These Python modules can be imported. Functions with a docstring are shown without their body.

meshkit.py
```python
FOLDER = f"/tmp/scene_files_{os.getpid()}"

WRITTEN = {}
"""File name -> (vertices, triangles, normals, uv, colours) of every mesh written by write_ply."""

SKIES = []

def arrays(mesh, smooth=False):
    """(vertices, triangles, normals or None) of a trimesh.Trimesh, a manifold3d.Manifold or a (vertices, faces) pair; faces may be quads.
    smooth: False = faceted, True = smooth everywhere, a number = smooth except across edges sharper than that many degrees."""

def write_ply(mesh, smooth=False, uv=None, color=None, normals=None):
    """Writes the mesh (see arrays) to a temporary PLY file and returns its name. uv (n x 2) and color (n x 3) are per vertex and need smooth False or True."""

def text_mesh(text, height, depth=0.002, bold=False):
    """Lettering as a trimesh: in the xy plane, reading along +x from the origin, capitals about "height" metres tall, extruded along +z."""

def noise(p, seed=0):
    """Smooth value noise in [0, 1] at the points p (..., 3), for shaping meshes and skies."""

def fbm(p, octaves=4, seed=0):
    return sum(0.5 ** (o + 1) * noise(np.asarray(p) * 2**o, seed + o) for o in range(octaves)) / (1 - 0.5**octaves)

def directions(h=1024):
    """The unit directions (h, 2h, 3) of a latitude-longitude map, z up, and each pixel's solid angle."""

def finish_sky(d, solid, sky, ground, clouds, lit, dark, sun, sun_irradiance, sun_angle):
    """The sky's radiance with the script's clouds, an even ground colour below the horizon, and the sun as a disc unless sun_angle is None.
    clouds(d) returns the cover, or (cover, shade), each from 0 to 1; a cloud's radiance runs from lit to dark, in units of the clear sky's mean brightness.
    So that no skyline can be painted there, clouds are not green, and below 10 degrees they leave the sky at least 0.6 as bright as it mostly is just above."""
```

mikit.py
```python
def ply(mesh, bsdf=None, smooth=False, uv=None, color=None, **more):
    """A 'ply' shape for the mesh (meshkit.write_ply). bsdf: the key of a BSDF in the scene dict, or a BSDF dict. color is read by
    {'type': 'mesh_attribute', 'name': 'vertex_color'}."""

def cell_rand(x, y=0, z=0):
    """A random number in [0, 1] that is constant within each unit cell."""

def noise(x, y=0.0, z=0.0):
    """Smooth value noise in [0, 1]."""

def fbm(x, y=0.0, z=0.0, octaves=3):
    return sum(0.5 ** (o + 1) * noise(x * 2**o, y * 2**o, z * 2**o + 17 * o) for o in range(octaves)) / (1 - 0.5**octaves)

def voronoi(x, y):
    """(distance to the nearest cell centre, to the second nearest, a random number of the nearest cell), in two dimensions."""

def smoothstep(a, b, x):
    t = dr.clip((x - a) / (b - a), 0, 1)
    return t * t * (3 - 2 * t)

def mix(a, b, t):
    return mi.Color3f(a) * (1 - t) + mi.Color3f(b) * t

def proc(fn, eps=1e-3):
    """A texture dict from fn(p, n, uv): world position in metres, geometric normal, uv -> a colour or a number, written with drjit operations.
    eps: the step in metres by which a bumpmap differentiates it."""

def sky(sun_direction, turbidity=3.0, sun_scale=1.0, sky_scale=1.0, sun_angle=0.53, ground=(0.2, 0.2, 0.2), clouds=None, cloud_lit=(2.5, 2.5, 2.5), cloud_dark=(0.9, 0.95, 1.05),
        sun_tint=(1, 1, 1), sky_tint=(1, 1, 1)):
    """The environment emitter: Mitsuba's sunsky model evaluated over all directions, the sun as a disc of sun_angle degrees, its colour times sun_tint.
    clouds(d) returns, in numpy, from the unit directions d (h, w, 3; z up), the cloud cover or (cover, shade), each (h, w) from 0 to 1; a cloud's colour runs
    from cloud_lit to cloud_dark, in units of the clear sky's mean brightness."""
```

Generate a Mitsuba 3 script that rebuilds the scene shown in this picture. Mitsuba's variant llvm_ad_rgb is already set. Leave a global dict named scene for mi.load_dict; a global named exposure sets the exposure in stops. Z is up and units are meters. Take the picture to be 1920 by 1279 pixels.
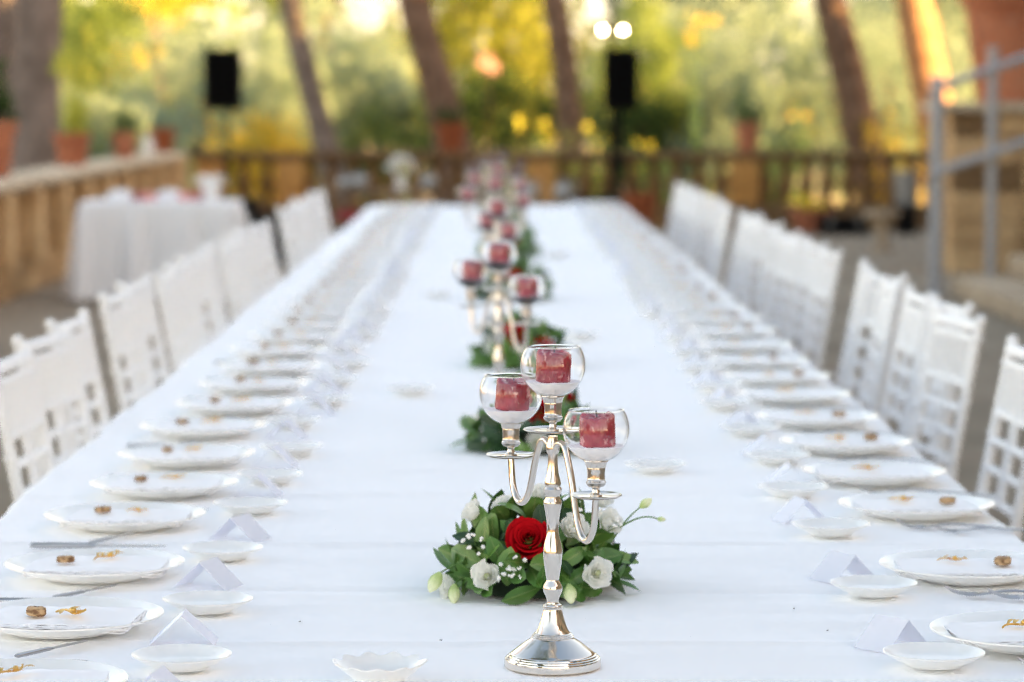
import math, random
import numpy as np
import trimesh
import drjit as dr
import mitsuba as mi
import mikit, meshkit

T = mi.ScalarTransform4f
scene, labels = {'type': 'scene'}, {}
rng = np.random.default_rng(7)
PI = math.pi

# ------------------------------------------------------------------ camera, sky, exposure
EYE = np.array([0.0, 0.0, 1.464])
LOOK = np.array([28.0, 5600.0, -450.0])
scene['camera'] = {
    'type': 'thinlens', 'fov': 19.394, 'fov_axis': 'x',
    'aperture_radius': 0.0116, 'focus_distance': 3.84, 'near_clip': 0.05, 'far_clip': 900.0,
    'to_world': T().look_at(origin=EYE.tolist(), target=(EYE + LOOK / 1000).tolist(), up=[0, 0, 1]),
}
SUN = [0.93, -0.32, 0.30]
scene['sky'] = mikit.sky(SUN, turbidity=3.0, sun_scale=1.15, sky_scale=1.0, sun_angle=0.7,
                         sun_tint=(1.0, 0.86, 0.60), sky_tint=(1.50, 1.03, 0.79), ground=(0.25, 0.22, 0.18))
exposure = 4.33

# ------------------------------------------------------------------ materials
def two(b):
    return {'type': 'twosided', 'bsdf': b}
def rgb(c):
    return {'type': 'rgb', 'value': list(c)}
def bump(b, fn, scale, eps=1e-3):
    return {'type': 'bumpmap', 'arbitrary': mikit.proc(fn, eps), 'scale': scale, 'bsdf': b}
def principled(c, rough=0.5, **k):
    return {'type': 'principled', 'base_color': c if isinstance(c, dict) else rgb(c), 'roughness': rough, **k}
def mat(name, b, sided=True):
    scene[name] = two(b) if sided else b

nz, fb, ss, mx = mikit.noise, mikit.fbm, mikit.smoothstep, mikit.mix

mat('m_cloth', bump(principled((0.86, 0.86, 0.865), 0.85, specular=0.2, sheen=0.2),
    lambda p, n, uv: 0.5 * fb(p.x * 9, p.y * 16, p.z * 9) + 0.12 * nz(p.x * 300, p.y * 300, p.z * 300), 0.004, 2e-3))
mat('m_napkin', bump(principled((0.85, 0.845, 0.85), 0.9, specular=0.15),
    lambda p, n, uv: fb(p.x * 60, p.y * 60, p.z * 60), 0.0025))
mat('m_porcelain', principled((0.87, 0.87, 0.85), 0.16, specular=0.5, clearcoat=0.3, clearcoat_gloss=0.9))
mat('m_paper', principled((0.79, 0.81, 0.89), 0.8, specular=0.2))
mat('m_silver', bump(principled((0.80, 0.735, 0.66), mikit.proc(lambda p, n, uv: 0.06 + 0.14 * ss(0.35, 0.75, fb(p.x * 55, p.y * 55, p.z * 55, 3))), metallic=1.0),
    lambda p, n, uv: nz(p.x * 240, p.y * 240, p.z * 240), 0.00008, 4e-4))
mat('m_steel', principled((0.50, 0.50, 0.515), 0.24, metallic=1.0))
mat('m_gold', principled((0.80, 0.50, 0.14), 0.34, metallic=0.8))
mat('m_glass', {'type': 'dielectric', 'int_ior': 1.5, 'ext_ior': 1.0}, False)
mat('m_salt', bump(principled((0.88, 0.88, 0.90), 0.7),
    lambda p, n, uv: nz(p.x * 700, p.y * 700, p.z * 700), 0.002, 4e-4))
def candle_col(p, n, uv):
    a = ss(0.60, 0.70, fb(p.x * 130, p.y * 130, p.z * 75, 3))
    b = ss(0.25, 0.8, fb(p.x * 60, p.y * 60, p.z * 60, 2))
    return mx(mx((0.25, 0.010, 0.026), (0.38, 0.028, 0.052), b), (0.86, 0.55, 0.56), a * 0.5)
mat('m_candle', bump(principled(mikit.proc(candle_col), 0.28, specular=0.6),
    lambda p, n, uv: fb(p.x * 150, p.y * 150, p.z * 150), 0.0013, 4e-4))

def leaf_tex(c0, c1, rib):
    def fn(p, n, uv):
        v = fb(p.x * 45, p.y * 45, p.z * 45, 2)
        side = 0.5 + 0.5 * dr.cos((uv.x * 15 - dr.abs(uv.y - 0.5) * 9) * 6.283)
        c = mx(c0, c1, dr.clip(v * 0.9 + side * 0.14, 0, 1))
        return mx(c, rib, (1 - ss(0.02, 0.07, dr.abs(uv.y - 0.5))) * 0.65)
    return mikit.proc(fn)
for nm, c0, c1, rib in (('m_leaf_a', (0.036, 0.102, 0.017), (0.090, 0.215, 0.040), (0.16, 0.25, 0.07)),
                        ('m_leaf_b', (0.075, 0.17, 0.03), (0.165, 0.31, 0.075), (0.24, 0.33, 0.11)),
                        ('m_leaf_c', (0.016, 0.046, 0.02), (0.036, 0.088, 0.034), (0.08, 0.14, 0.06))):
    mat(nm, principled(leaf_tex(c0, c1, rib), 0.34, specular=0.5))
scene['m_rose'] = {'type': 'principledthin', 'base_color': mikit.proc(lambda p, n, uv: mx((0.26, 0.002, 0.006), (0.62, 0.010, 0.018), ss(0.25, 1.0, uv.x))), 'roughness': 0.6, 'diff_trans': 0.5}
scene['m_petal'] = {'type': 'principledthin', 'base_color': mikit.proc(lambda p, n, uv: mx((0.80, 0.86, 0.60), (0.96, 0.96, 0.93), ss(0.0, 0.35, uv.x))), 'roughness': 0.6, 'diff_trans': 0.9}
mat('m_pale_green', principled(mikit.proc(lambda p, n, uv: mx((0.45, 0.58, 0.22), (0.80, 0.84, 0.55), ss(0.1, 0.9, uv.x))), 0.6, specular=0.25))
mat('m_gyp', principled((0.86, 0.86, 0.84), 0.8))
mat('m_stem', principled((0.10, 0.20, 0.045), 0.5))
mat('m_foam', principled((0.015, 0.03, 0.014), 0.9))
mat('m_chair', bump(principled((0.88, 0.885, 0.895), 0.38, specular=0.4),
    lambda p, n, uv: fb(p.x * 40, p.y * 40, p.z * 12), 0.0012))
mat('m_cushion', principled((0.82, 0.825, 0.84), 0.85))
mat('m_token', bump(principled(mikit.proc(lambda p, n, uv: mx((0.22, 0.11, 0.045), (0.60, 0.40, 0.21), ss(0.42, 0.62, fb(p.x * 190, p.y * 190, p.z * 190)))), 0.6),
    lambda p, n, uv: fb(p.x * 220, p.y * 220, p.z * 220), 0.004, 4e-4))
mat('m_purple', principled((0.20, 0.05, 0.36), 0.5))
mat('m_coral', principled((0.75, 0.25, 0.18), 0.5))
mat('m_speck', principled((0.10, 0.08, 0.06), 0.8))

def stone_tex(a, b, c, s):
    def fn(p, n, uv):
        v = fb(p.x * s, p.y * s, p.z * s, 4)
        w = fb(p.x * s * 5, p.y * s * 5, p.z * s * 9, 3)
        return mx(mx(a, b, ss(0.25, 0.75, v)), c, ss(0.55, 0.8, w) * 0.6)
    return mikit.proc(fn)
def stone(name, a, b, c, s=2.2, r=0.9):
    mat(name, bump(principled(stone_tex(a, b, c, s), r, specular=0.2), lambda p, n, uv: fb(p.x * 18, p.y * 18, p.z * 18, 4), 0.02, 4e-3))
stone('m_sand', (0.48, 0.31, 0.155), (0.66, 0.46, 0.25), (0.30, 0.18, 0.09))
stone('m_sand_b', (0.37, 0.23, 0.115), (0.52, 0.35, 0.18), (0.23, 0.135, 0.07))
stone('m_coping', (0.46, 0.38, 0.27), (0.60, 0.50, 0.37), (0.30, 0.24, 0.16))
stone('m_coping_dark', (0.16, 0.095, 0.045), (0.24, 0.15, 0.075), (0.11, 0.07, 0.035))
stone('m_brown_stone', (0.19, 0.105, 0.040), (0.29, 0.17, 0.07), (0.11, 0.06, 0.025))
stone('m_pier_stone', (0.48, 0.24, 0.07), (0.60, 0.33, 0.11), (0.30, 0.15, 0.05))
stone('m_step', (0.38, 0.29, 0.20), (0.50, 0.40, 0.28), (0.28, 0.21, 0.15))
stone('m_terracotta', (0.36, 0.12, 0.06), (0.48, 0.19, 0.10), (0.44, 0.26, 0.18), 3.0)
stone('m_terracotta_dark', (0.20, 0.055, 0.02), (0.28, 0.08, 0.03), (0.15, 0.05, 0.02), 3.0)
stone('m_stucco', (0.48, 0.36, 0.25), (0.54, 0.42, 0.30), (0.40, 0.29, 0.20), 0.8)
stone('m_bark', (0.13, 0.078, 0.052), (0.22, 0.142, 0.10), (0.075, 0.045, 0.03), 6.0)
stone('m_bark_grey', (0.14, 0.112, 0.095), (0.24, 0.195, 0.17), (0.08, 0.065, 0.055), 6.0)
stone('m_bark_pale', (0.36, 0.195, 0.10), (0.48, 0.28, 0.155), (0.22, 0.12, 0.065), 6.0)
stone('m_ground', (0.25, 0.205, 0.148), (0.33, 0.272, 0.20), (0.25, 0.17, 0.12), 1.4)
stone('m_hill', (0.16, 0.15, 0.05), (0.26, 0.24, 0.08), (0.10, 0.10, 0.03), 0.3)
mat('m_wood', principled((0.20, 0.12, 0.06), 0.6))
mat('m_black', principled((0.004, 0.004, 0.0042), 0.8, specular=0.1))
mat('m_mesh_black', principled((0.003, 0.003, 0.0032), 0.9, specular=0.05))
mat('m_grey_metal', principled((0.36, 0.37, 0.39), 0.5, metallic=0.2))
mat('m_zinc', principled((0.34, 0.345, 0.34), 0.35, metallic=0.6))
mat('m_red', principled((0.30, 0.02, 0.03), 0.5))
mat('m_pink', principled((0.75, 0.32, 0.30), 0.6))
mat('m_lamp_glass', principled((0.9, 0.85, 0.7), 0.3))
mat('m_yellow', principled((0.75, 0.58, 0.03), 0.6))
mat('m_roof', principled((0.38, 0.16, 0.09), 0.8))
mat('m_shutter', principled((0.10, 0.16, 0.10), 0.6))
mat('m_pane', {'type': 'thindielectric'}, False)
mat('m_dark', principled((0.03, 0.03, 0.03), 0.8))

def foliage(name, a, b, trans=0.9, s=3.0, rough=0.42):
    scene[name] = {'type': 'principledthin', 'base_color': mikit.proc(lambda p, n, uv: mx(a, b, ss(0.2, 0.8, fb(p.x * s, p.y * s, p.z * s, 3)))),
                   'roughness': rough, 'diff_trans': trans, 'eta': 1.45}
foliage('m_f_sage', (0.25, 0.34, 0.24), (0.42, 0.52, 0.39), 0.8)
foliage('m_f_green', (0.075, 0.135, 0.045), (0.15, 0.225, 0.08))
foliage('m_f_lime', (0.24, 0.33, 0.09), (0.38, 0.46, 0.14), 1.2)
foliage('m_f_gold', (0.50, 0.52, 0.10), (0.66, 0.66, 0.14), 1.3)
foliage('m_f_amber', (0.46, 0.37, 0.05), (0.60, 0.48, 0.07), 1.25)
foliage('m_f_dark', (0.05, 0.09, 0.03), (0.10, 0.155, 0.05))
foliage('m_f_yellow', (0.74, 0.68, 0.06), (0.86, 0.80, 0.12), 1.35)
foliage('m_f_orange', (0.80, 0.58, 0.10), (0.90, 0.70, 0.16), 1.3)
foliage('m_f_pink', (0.80, 0.50, 0.44), (0.88, 0.62, 0.55), 0.8)
foliage('m_f_pine', (0.05, 0.09, 0.025), (0.10, 0.15, 0.04))

# ------------------------------------------------------------------ mesh helpers
class MB:
    """Collects vertices and triangles."""
    def __init__(self):
        self.v, self.f, self.u, self.n = [], [], [], 0
    def add(self, v, f, uv=None):
        v = np.asarray(v, float)
        self.v.append(v)
        self.f.append(np.asarray(f, int) + self.n)
        self.u.append(np.zeros((len(v), 2)) if uv is None else np.asarray(uv, float))
        self.n += len(v)
        return self
    def mesh(self):
        return trimesh.Trimesh(np.vstack(self.v), np.vstack(self.f), process=False)
    def uv(self):
        return np.vstack(self.u)

def grid_faces(nu, nv, wrap_v=False, flip=False):
    f = []
    for i in range(nu - 1):
        for j in range(nv if wrap_v else nv - 1):
            a, b = i * nv + j, i * nv + (j + 1) % nv
            c, d = a + nv, b + nv
            f += [[a, c, b], [b, c, d]] if not flip else [[a, b, c], [b, d, c]]
    return np.array(f)

def lathe_vf(prof, n=32, wob=None):
    """Revolve (r, z) points; pairs with r == 0 close the ends."""
    prof = np.asarray(prof, float)
    a = np.arange(n) * 2 * PI / n
    v = np.stack([prof[:, None, 0] * np.cos(a), prof[:, None, 0] * np.sin(a), np.repeat(prof[:, 1:], n, 1)], -1)
    if wob is not None:
        v = wob(v, a)
    v = v.reshape(-1, 3)
    f = grid_faces(len(prof), n, True)
    m = trimesh.Trimesh(v, f, process=False)
    m.merge_vertices(digits_vertex=7)
    m.update_faces(m.nondegenerate_faces())
    if m.volume < 0:
        m.invert()
    return np.array(m.vertices), np.array(m.faces)

def frames(p):
    p = np.asarray(p, float)
    t = np.gradient(p, axis=0)
    t /= np.linalg.norm(t, axis=1, keepdims=True) + 1e-12
    ref = np.array([0, 0, 1.0]) if abs(t[0, 2]) < 0.9 else np.array([1.0, 0, 0])
    a = np.zeros_like(p)
    last = np.cross(t[0], ref)
    for i in range(len(p)):
        last = last - t[i] * (last @ t[i])
        last /= np.linalg.norm(last) + 1e-12
        a[i] = last
    return t, a, np.cross(t, a)

def tube_vf(p, r, n=8, cap=True):
    p = np.asarray(p, float)
    r = np.broadcast_to(np.asarray(r, float), (len(p),))
    t, a, b = frames(p)
    g = np.arange(n) * 2 * PI / n
    v = (p[:, None] + r[:, None, None] * (np.cos(g)[None, :, None] * a[:, None] + np.sin(g)[None, :, None] * b[:, None])).reshape(-1, 3)
    f = grid_faces(len(p), n, True, flip=True)
    if cap:
        k = len(v)
        v = np.vstack([v, p[:1], p[-1:]])
        e = (len(p) - 1) * n
        f = np.vstack([f, [[k, (j + 1) % n, j] for j in range(n)], [[k + 1, e + j, e + (j + 1) % n] for j in range(n)]])
    return v, f

def spline(pts, n):
    from scipy.interpolate import CubicSpline
    pts = np.asarray(pts, float)
    s = np.r_[0, np.cumsum(np.linalg.norm(np.diff(pts, axis=0), axis=1))]
    return CubicSpline(s, pts)(np.linspace(0, s[-1], n))

def box_vf(c, s, bev=0.0):
    c, s = np.asarray(c, float), np.asarray(s, float) / 2
    if bev <= 0:
        m = trimesh.creation.box(2 * s)
        return np.array(m.vertices) + c, np.array(m.faces)
    pts = []
    for sx in (-1, 1):
        for sy in (-1, 1):
            for sz in (-1, 1):
                e = np.array([sx, sy, sz])
                for k in range(3):
                    q = s - bev
                    q[k] = s[k]
                    pts.append(e * q)
    m = trimesh.convex.convex_hull(np.array(pts))
    return np.array(m.vertices) + c, np.array(m.faces)

def ball_vf(c, r, sub=1):
    m = trimesh.creation.icosphere(subdivisions=sub, radius=1.0)
    return np.array(m.vertices) * r + np.asarray(c), np.array(m.faces)

def rot_to(d, roll=0.0):
    """Rotation taking +z to d."""
    d = np.asarray(d, float) / np.linalg.norm(d)
    ref = np.array([0, 0, 1.0]) if abs(d[2]) < 0.95 else np.array([0, 1.0, 0])
    x = np.cross(ref, d)
    x /= np.linalg.norm(x)
    y = np.cross(d, x)
    c, s = math.cos(roll), math.sin(roll)
    return np.stack([x * c + y * s, -x * s + y * c, d], 1)

def rz(a):
    return np.array([[math.cos(a), -math.sin(a), 0], [math.sin(a), math.cos(a), 0], [0, 0, 1.0]])

# ------------------------------------------------------------------ entries
used = {}
def key_of(name):
    n = used.get(name, -1) + 1
    used[name] = n
    return name if n == 0 else f'{name}_{n:03d}'

def tag(key, label=None, cat=None, group=None, kind=None):
    d = {k: v for k, v in (('label', label), ('category', cat), ('group', group), ('kind', kind)) if v}
    if d:
        labels[key] = d

def shape(mb, m, smooth=30):
    """The ply dict of an MB, an MB with uv, or (v, f)."""
    if isinstance(mb, MB):
        if smooth == 'uv':
            return mikit.ply(mb.mesh(), m, smooth=True, uv=mb.uv())
        return mikit.ply(mb.mesh(), m, smooth=smooth)
    return mikit.ply(trimesh.Trimesh(mb[0], mb[1], process=False), m, smooth=smooth)

def M4(loc=(0, 0, 0), rot=0.0, s=1.0):
    m = np.eye(4)
    R = rz(rot) if np.isscalar(rot) else np.asarray(rot)
    m[:3, :3] = R * s
    m[:3, 3] = loc
    return m

def put(key, d, m=None):
    scene[key] = dict(d) if m is None else {**d, 'to_world': T(np.asarray(m).tolist())}
    return key

def part(parent, name, d, m=None):
    return put(key_of(parent + '__' + name), d, m)

def thing(name, label, cat, group=None):
    k = key_of(name)
    tag(k, label, cat, group)
    return k

def solo(name, d, label, cat, m=None, group=None):
    k = thing(name, label, cat, group)
    put(k, d, m)
    return k

ONES = ['', 'first', 'second', 'third', 'fourth', 'fifth', 'sixth', 'seventh', 'eighth', 'ninth', 'tenth', 'eleventh', 'twelfth', 'thirteenth',
        'fourteenth', 'fifteenth', 'sixteenth', 'seventeenth', 'eighteenth', 'nineteenth']
def nth(n):
    if n < 20:
        return ONES[n]
    t = {2: 'twent', 3: 'thirt', 4: 'fort'}[n // 10]
    return t + 'ieth' if n % 10 == 0 else f'{t}y-{ONES[n % 10]}'

# ------------------------------------------------------------------ ground
def struct(name, d, m=None, label=None):
    k = put(key_of(name), d, m)
    tag(k, label, None, None, 'structure')
g = np.array([-400, -60, -30, -15, -8, -4, 0, 4, 8, 15, 30, 60, 400.0])
gx, gy = np.meshgrid(g, g + 20, indexing='ij')
struct('ground', shape((np.stack([gx, gy, gx * 0], -1).reshape(-1, 3), grid_faces(13, 13)), 'm_ground', False))

# ------------------------------------------------------------------ table and cloths
W, ZT = 0.85, 0.75
Y0, Y1 = 2.35, 20.45
tb = thing('banquet_table', 'very long banquet table hidden under white cloth, running to the back of the terrace', 'table')
part(tb, 'tabletop', shape(box_vf((0, (Y0 + Y1) / 2, 0.725), (1.66, Y1 - Y0 - 0.04, 0.03)), 'm_wood', False))
for y in np.linspace(Y0 + 0.2, Y1 - 0.2, 8):
    for sx in (-1, 1):
        part(tb, 'leg', shape(box_vf((sx * 0.7, y, 0.355), (0.05, 0.05, 0.71)), 'm_wood', False))

def cloth(ya, yb, lift, seed, drop=0.42, hem=True):
    ys = []
    y = ya
    while y < yb:
        ys.append(y)
        y += 0.010 if y < 6.5 else 0.022 if y < 10 else 0.05
    ys.append(yb)
    ys = np.array(ys)
    top = np.linspace(-W, W, 86)
    arc = np.linspace(0, PI / 2, 7)[1:]
    down = np.linspace(0, drop, 14)[1:]
    rr = 0.018
    xs, zs = [], []
    for q in down[::-1]:
        xs.append(-W - rr); zs.append(-rr - q)
    for q in arc[::-1]:
        xs.append(-W - rr * math.sin(q)); zs.append(-rr + rr * math.cos(q))
    for q in top:
        xs.append(q); zs.append(0)
    for q in arc:
        xs.append(W + rr * math.sin(q)); zs.append(-rr + rr * math.cos(q))
    for q in down:
        xs.append(W + rr); zs.append(-rr - q)
    xs, zs = np.array(xs), np.array(zs)
    X, YY = np.meshgrid(xs, ys, indexing='ij')
    Z = np.repeat(zs[:, None], len(ys), 1)
    P = np.stack([X, YY, YY * 0], -1)
    n1 = meshkit.fbm(P * [2.0, 7.0, 1] + seed, 4, seed)
    n2 = meshkit.fbm(P * [5.0, 24.0, 1] + seed + 9, 3, seed + 3)
    ontop = np.clip((Z + 0.02) / 0.02, 0, 1)
    dz = (n1 - 0.5) * 0.006 + (n2 - 0.5) * 0.0018
    r = np.random.default_rng(seed)
    for k in range(int((yb - ya) / 0.42) + 1):       # ironed cross folds
        yc = ya + 0.42 * k + r.uniform(-0.12, 0.12)
        sk = r.uniform(-0.03, 0.03)
        d = YY - yc - sk * X - 0.012 * (meshkit.noise(P * [3, 0.01, 1] + k) - 0.5)
        dz += r.choice([-1, 1]) * r.uniform(0.0022, 0.0048) * np.exp(-np.abs(d) / 0.011)
    for xc in (0.008, -0.42, 0.44):                   # lengthwise folds
        d = X - xc - 0.008 * (meshkit.noise(P * [0.01, 2, 1] + xc) - 0.5)
        dz += (0.0022 if abs(xc) < 0.1 else 0.0012) * np.exp(-np.abs(d) / 0.010)
    Z = Z + dz * ontop
    hang = np.clip(-Z - 0.02, 0, 1)
    wave = np.sin(YY * 9 + seed) * 0.5 + np.sin(YY * 17.3 + 1.7) * 0.3 + (meshkit.fbm(P * [0, 4, 0] + 3, 3, seed) - 0.5) * 1.6
    X = X + np.sign(X) * hang * (0.10 + 0.11 * wave)
    edge_wob = (meshkit.fbm(P * [0, 3.0, 0] + 5, 2, seed + 8) - 0.5) * 0.03
    X = X + np.sign(X) * edge_wob * np.clip((np.abs(X) - 0.6) / 0.25, 0, 1)
    V = np.stack([X, YY, ZT + lift + np.maximum(Z, -9)], -1)
    mb = MB().add(V.reshape(-1, 3), grid_faces(len(xs), len(ys), flip=True))
    if hem:                                           # the thickness of the hem at the far edge
        e = V[:, -1]
        lo = e - [0, -0.001, 0.0035]
        mb.add(np.vstack([e, lo]), grid_faces(2, len(e)))
    return mb
k = solo('tablecloth', shape(cloth(Y0, 3.757, 0.0045, 3), 'm_cloth', True), 'white tablecloth at the near end of the table, its hem lying over the next cloth', 'tablecloth')
k = solo('tablecloth', shape(cloth(3.60, Y1, 0.0, 5), 'm_cloth', True), 'long white tablecloth under the flowers, running to the far end of the table', 'tablecloth')
scene[k] = scene[k]

# ------------------------------------------------------------------ candelabra
STEM = [(0.0, 0.0752), (0.0112, 0.0752), (0.0120, 0.0765), (0.0112, 0.078), (0.0080, 0.0795), (0.0073, 0.083), (0.0085, 0.0875), (0.0118, 0.0945), (0.0124, 0.0985), (0.0112, 0.1025), (0.0082, 0.1075),
        (0.0080, 0.1100), (0.0095, 0.120), (0.0112, 0.132), (0.0121, 0.143), (0.0121, 0.149), (0.0105, 0.158), (0.0080, 0.168), (0.0073, 0.176), (0.0078, 0.187), (0.0095, 0.199), (0.0108, 0.2055), (0.0116, 0.210),
        (0.0114, 0.2135), (0.0094, 0.2165), (0.0090, 0.221), (0.0114, 0.2255), (0.0116, 0.229), (0.0096, 0.2320), (0.0104, 0.2365), (0.0096, 0.2405), (0.0074, 0.249), (0.0062, 0.262), (0.0060, 0.274),
        (0.0078, 0.2775), (0.0088, 0.283), (0.0076, 0.2885), (0.0062, 0.292), (0.0062, 0.2985), (0.0, 0.2985)]
BASE = [(0.0, 0.0), (0.0595, 0.0), (0.0605, 0.001), (0.0605, 0.0085), (0.0598, 0.0105), (0.0580, 0.0112), (0.0576, 0.0128), (0.0556, 0.0136), (0.0550, 0.0152), (0.0530, 0.0160), (0.0522, 0.0174), (0.0490, 0.0198),
        (0.0425, 0.0248), (0.0345, 0.0308), (0.0275, 0.0352), (0.0262, 0.0368), (0.0266, 0.0378), (0.0250, 0.0386), (0.0252, 0.0398), (0.0236, 0.0406), (0.0238, 0.0418), (0.0218, 0.0426), (0.0186, 0.0480), (0.0158, 0.0560),
        (0.0136, 0.0640), (0.0124, 0.0700), (0.0118, 0.0725), (0.0121, 0.0738), (0.0121, 0.0750), (0.0, 0.0750)]
def pan_prof(r):
    return [(0.0, 0.0), (0.006, 0.0), (0.010, 0.002), (r * 0.86, 0.0022), (r, 0.0052), (r - 0.0008, 0.0062), (r * 0.84, 0.0036), (0.010, 0.0034), (0.0, 0.0036)]
CUP = [(0.0, 0.0037), (0.0075, 0.0037), (0.0078, 0.0058), (0.0050, 0.0085), (0.0042, 0.0125), (0.0055, 0.0150), (0.0096, 0.0165), (0.0118, 0.0195), (0.0122, 0.0225), (0.0108, 0.0242), (0.0112, 0.0262), (0.0106, 0.0275),
       (0.0108, 0.0345), (0.0114, 0.0395), (0.0112, 0.0412), (0.0122, 0.0424), (0.0130, 0.0470), (0.0152, 0.0500), (0.0148, 0.0512), (0.0, 0.0512)]
ARM_L = [(0.005, 0.273), (0.016, 0.2825), (0.028, 0.2825), (0.038, 0.270), (0.047, 0.252), (0.060, 0.218), (0.073, 0.201), (0.088, 0.1965), (0.100, 0.204), (0.109, 0.224), (0.1125, 0.2515)]
ARM_R = [(0.005, 0.273), (0.016, 0.2825), (0.028, 0.2820), (0.038, 0.268), (0.047, 0.248), (0.060, 0.204), (0.073, 0.178), (0.087, 0.1695), (0.100, 0.177), (0.109, 0.198), (0.1125, 0.2255)]
def globe_prof(r=0.0407, t=0.0014, rim=0.0337, n=22):
    a1 = math.acos(rim / r)
    o = [(r * math.cos(a), r * math.sin(a)) for a in np.linspace(-PI / 2, a1, n)]
    i = [((r - t) * math.cos(a), (r - t) * math.sin(a)) for a in np.linspace(a1, -PI / 2, n)]
    o[0], i[-1] = (0.0, -r), (0.0, -(r - t))
    lip = (rim + 0.0004, r * math.sin(a1) + 0.0009)
    return o + [lip, (rim - t, r * math.sin(a1) + 0.0009)] + i
GL_R = 0.0407
def salt_vf():
    ri = GL_R - 0.0019
    lev = -0.0195
    a1 = math.asin(lev / ri)
    pr = [(ri * math.cos(a), ri * math.sin(a)) for a in np.linspace(-PI / 2, a1, 10)]
    pr[0] = (0.0, -ri)
    rl = pr[-1][0]
    pr += [(rl * q, lev + 0.0012 * (1 - q)) for q in (0.8, 0.6, 0.4, 0.2)] + [(0.0, lev + 0.0014)]
    def wob(v, a):
        nn = meshkit.fbm(v * 120, 3, 4) - 0.5
        v[10:, :, 2] += nn[10:] * 0.004
        v[-1, :, 2] = lev + 0.001
        return v
    return lathe_vf(pr, 36, wob)
def candle_vf(seed):
    pr = [(0.0, 0.0), (0.0205, 0.0), (0.0212, 0.001)] + [(0.0213, z) for z in np.linspace(0.003, 0.033, 10)] + [(0.0200, 0.0355), (0.016, 0.0362), (0.012, 0.0352), (0.006, 0.0342), (0.0, 0.034)]
    def wob(v, a):
        d = meshkit.fbm(v * [130, 130, 130] + seed * 7.1, 3, seed) - 0.5
        up = np.clip((v[..., 2] - 0.018) / 0.02, 0, 1)
        v[1:-1, :, :2] *= 1 + d[1:-1, :, None] * (0.03 + 0.10 * up[1:-1, :, None])
        v[1:-1, :, 2] += d[1:-1] * 0.014 * up[1:-1]
        return v
    return lathe_vf(pr, 40, wob)
STEM = [(a, b if b < 0.0965 else 0.0973 + (b - 0.0965) * 0.955) for a, b in STEM]
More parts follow.
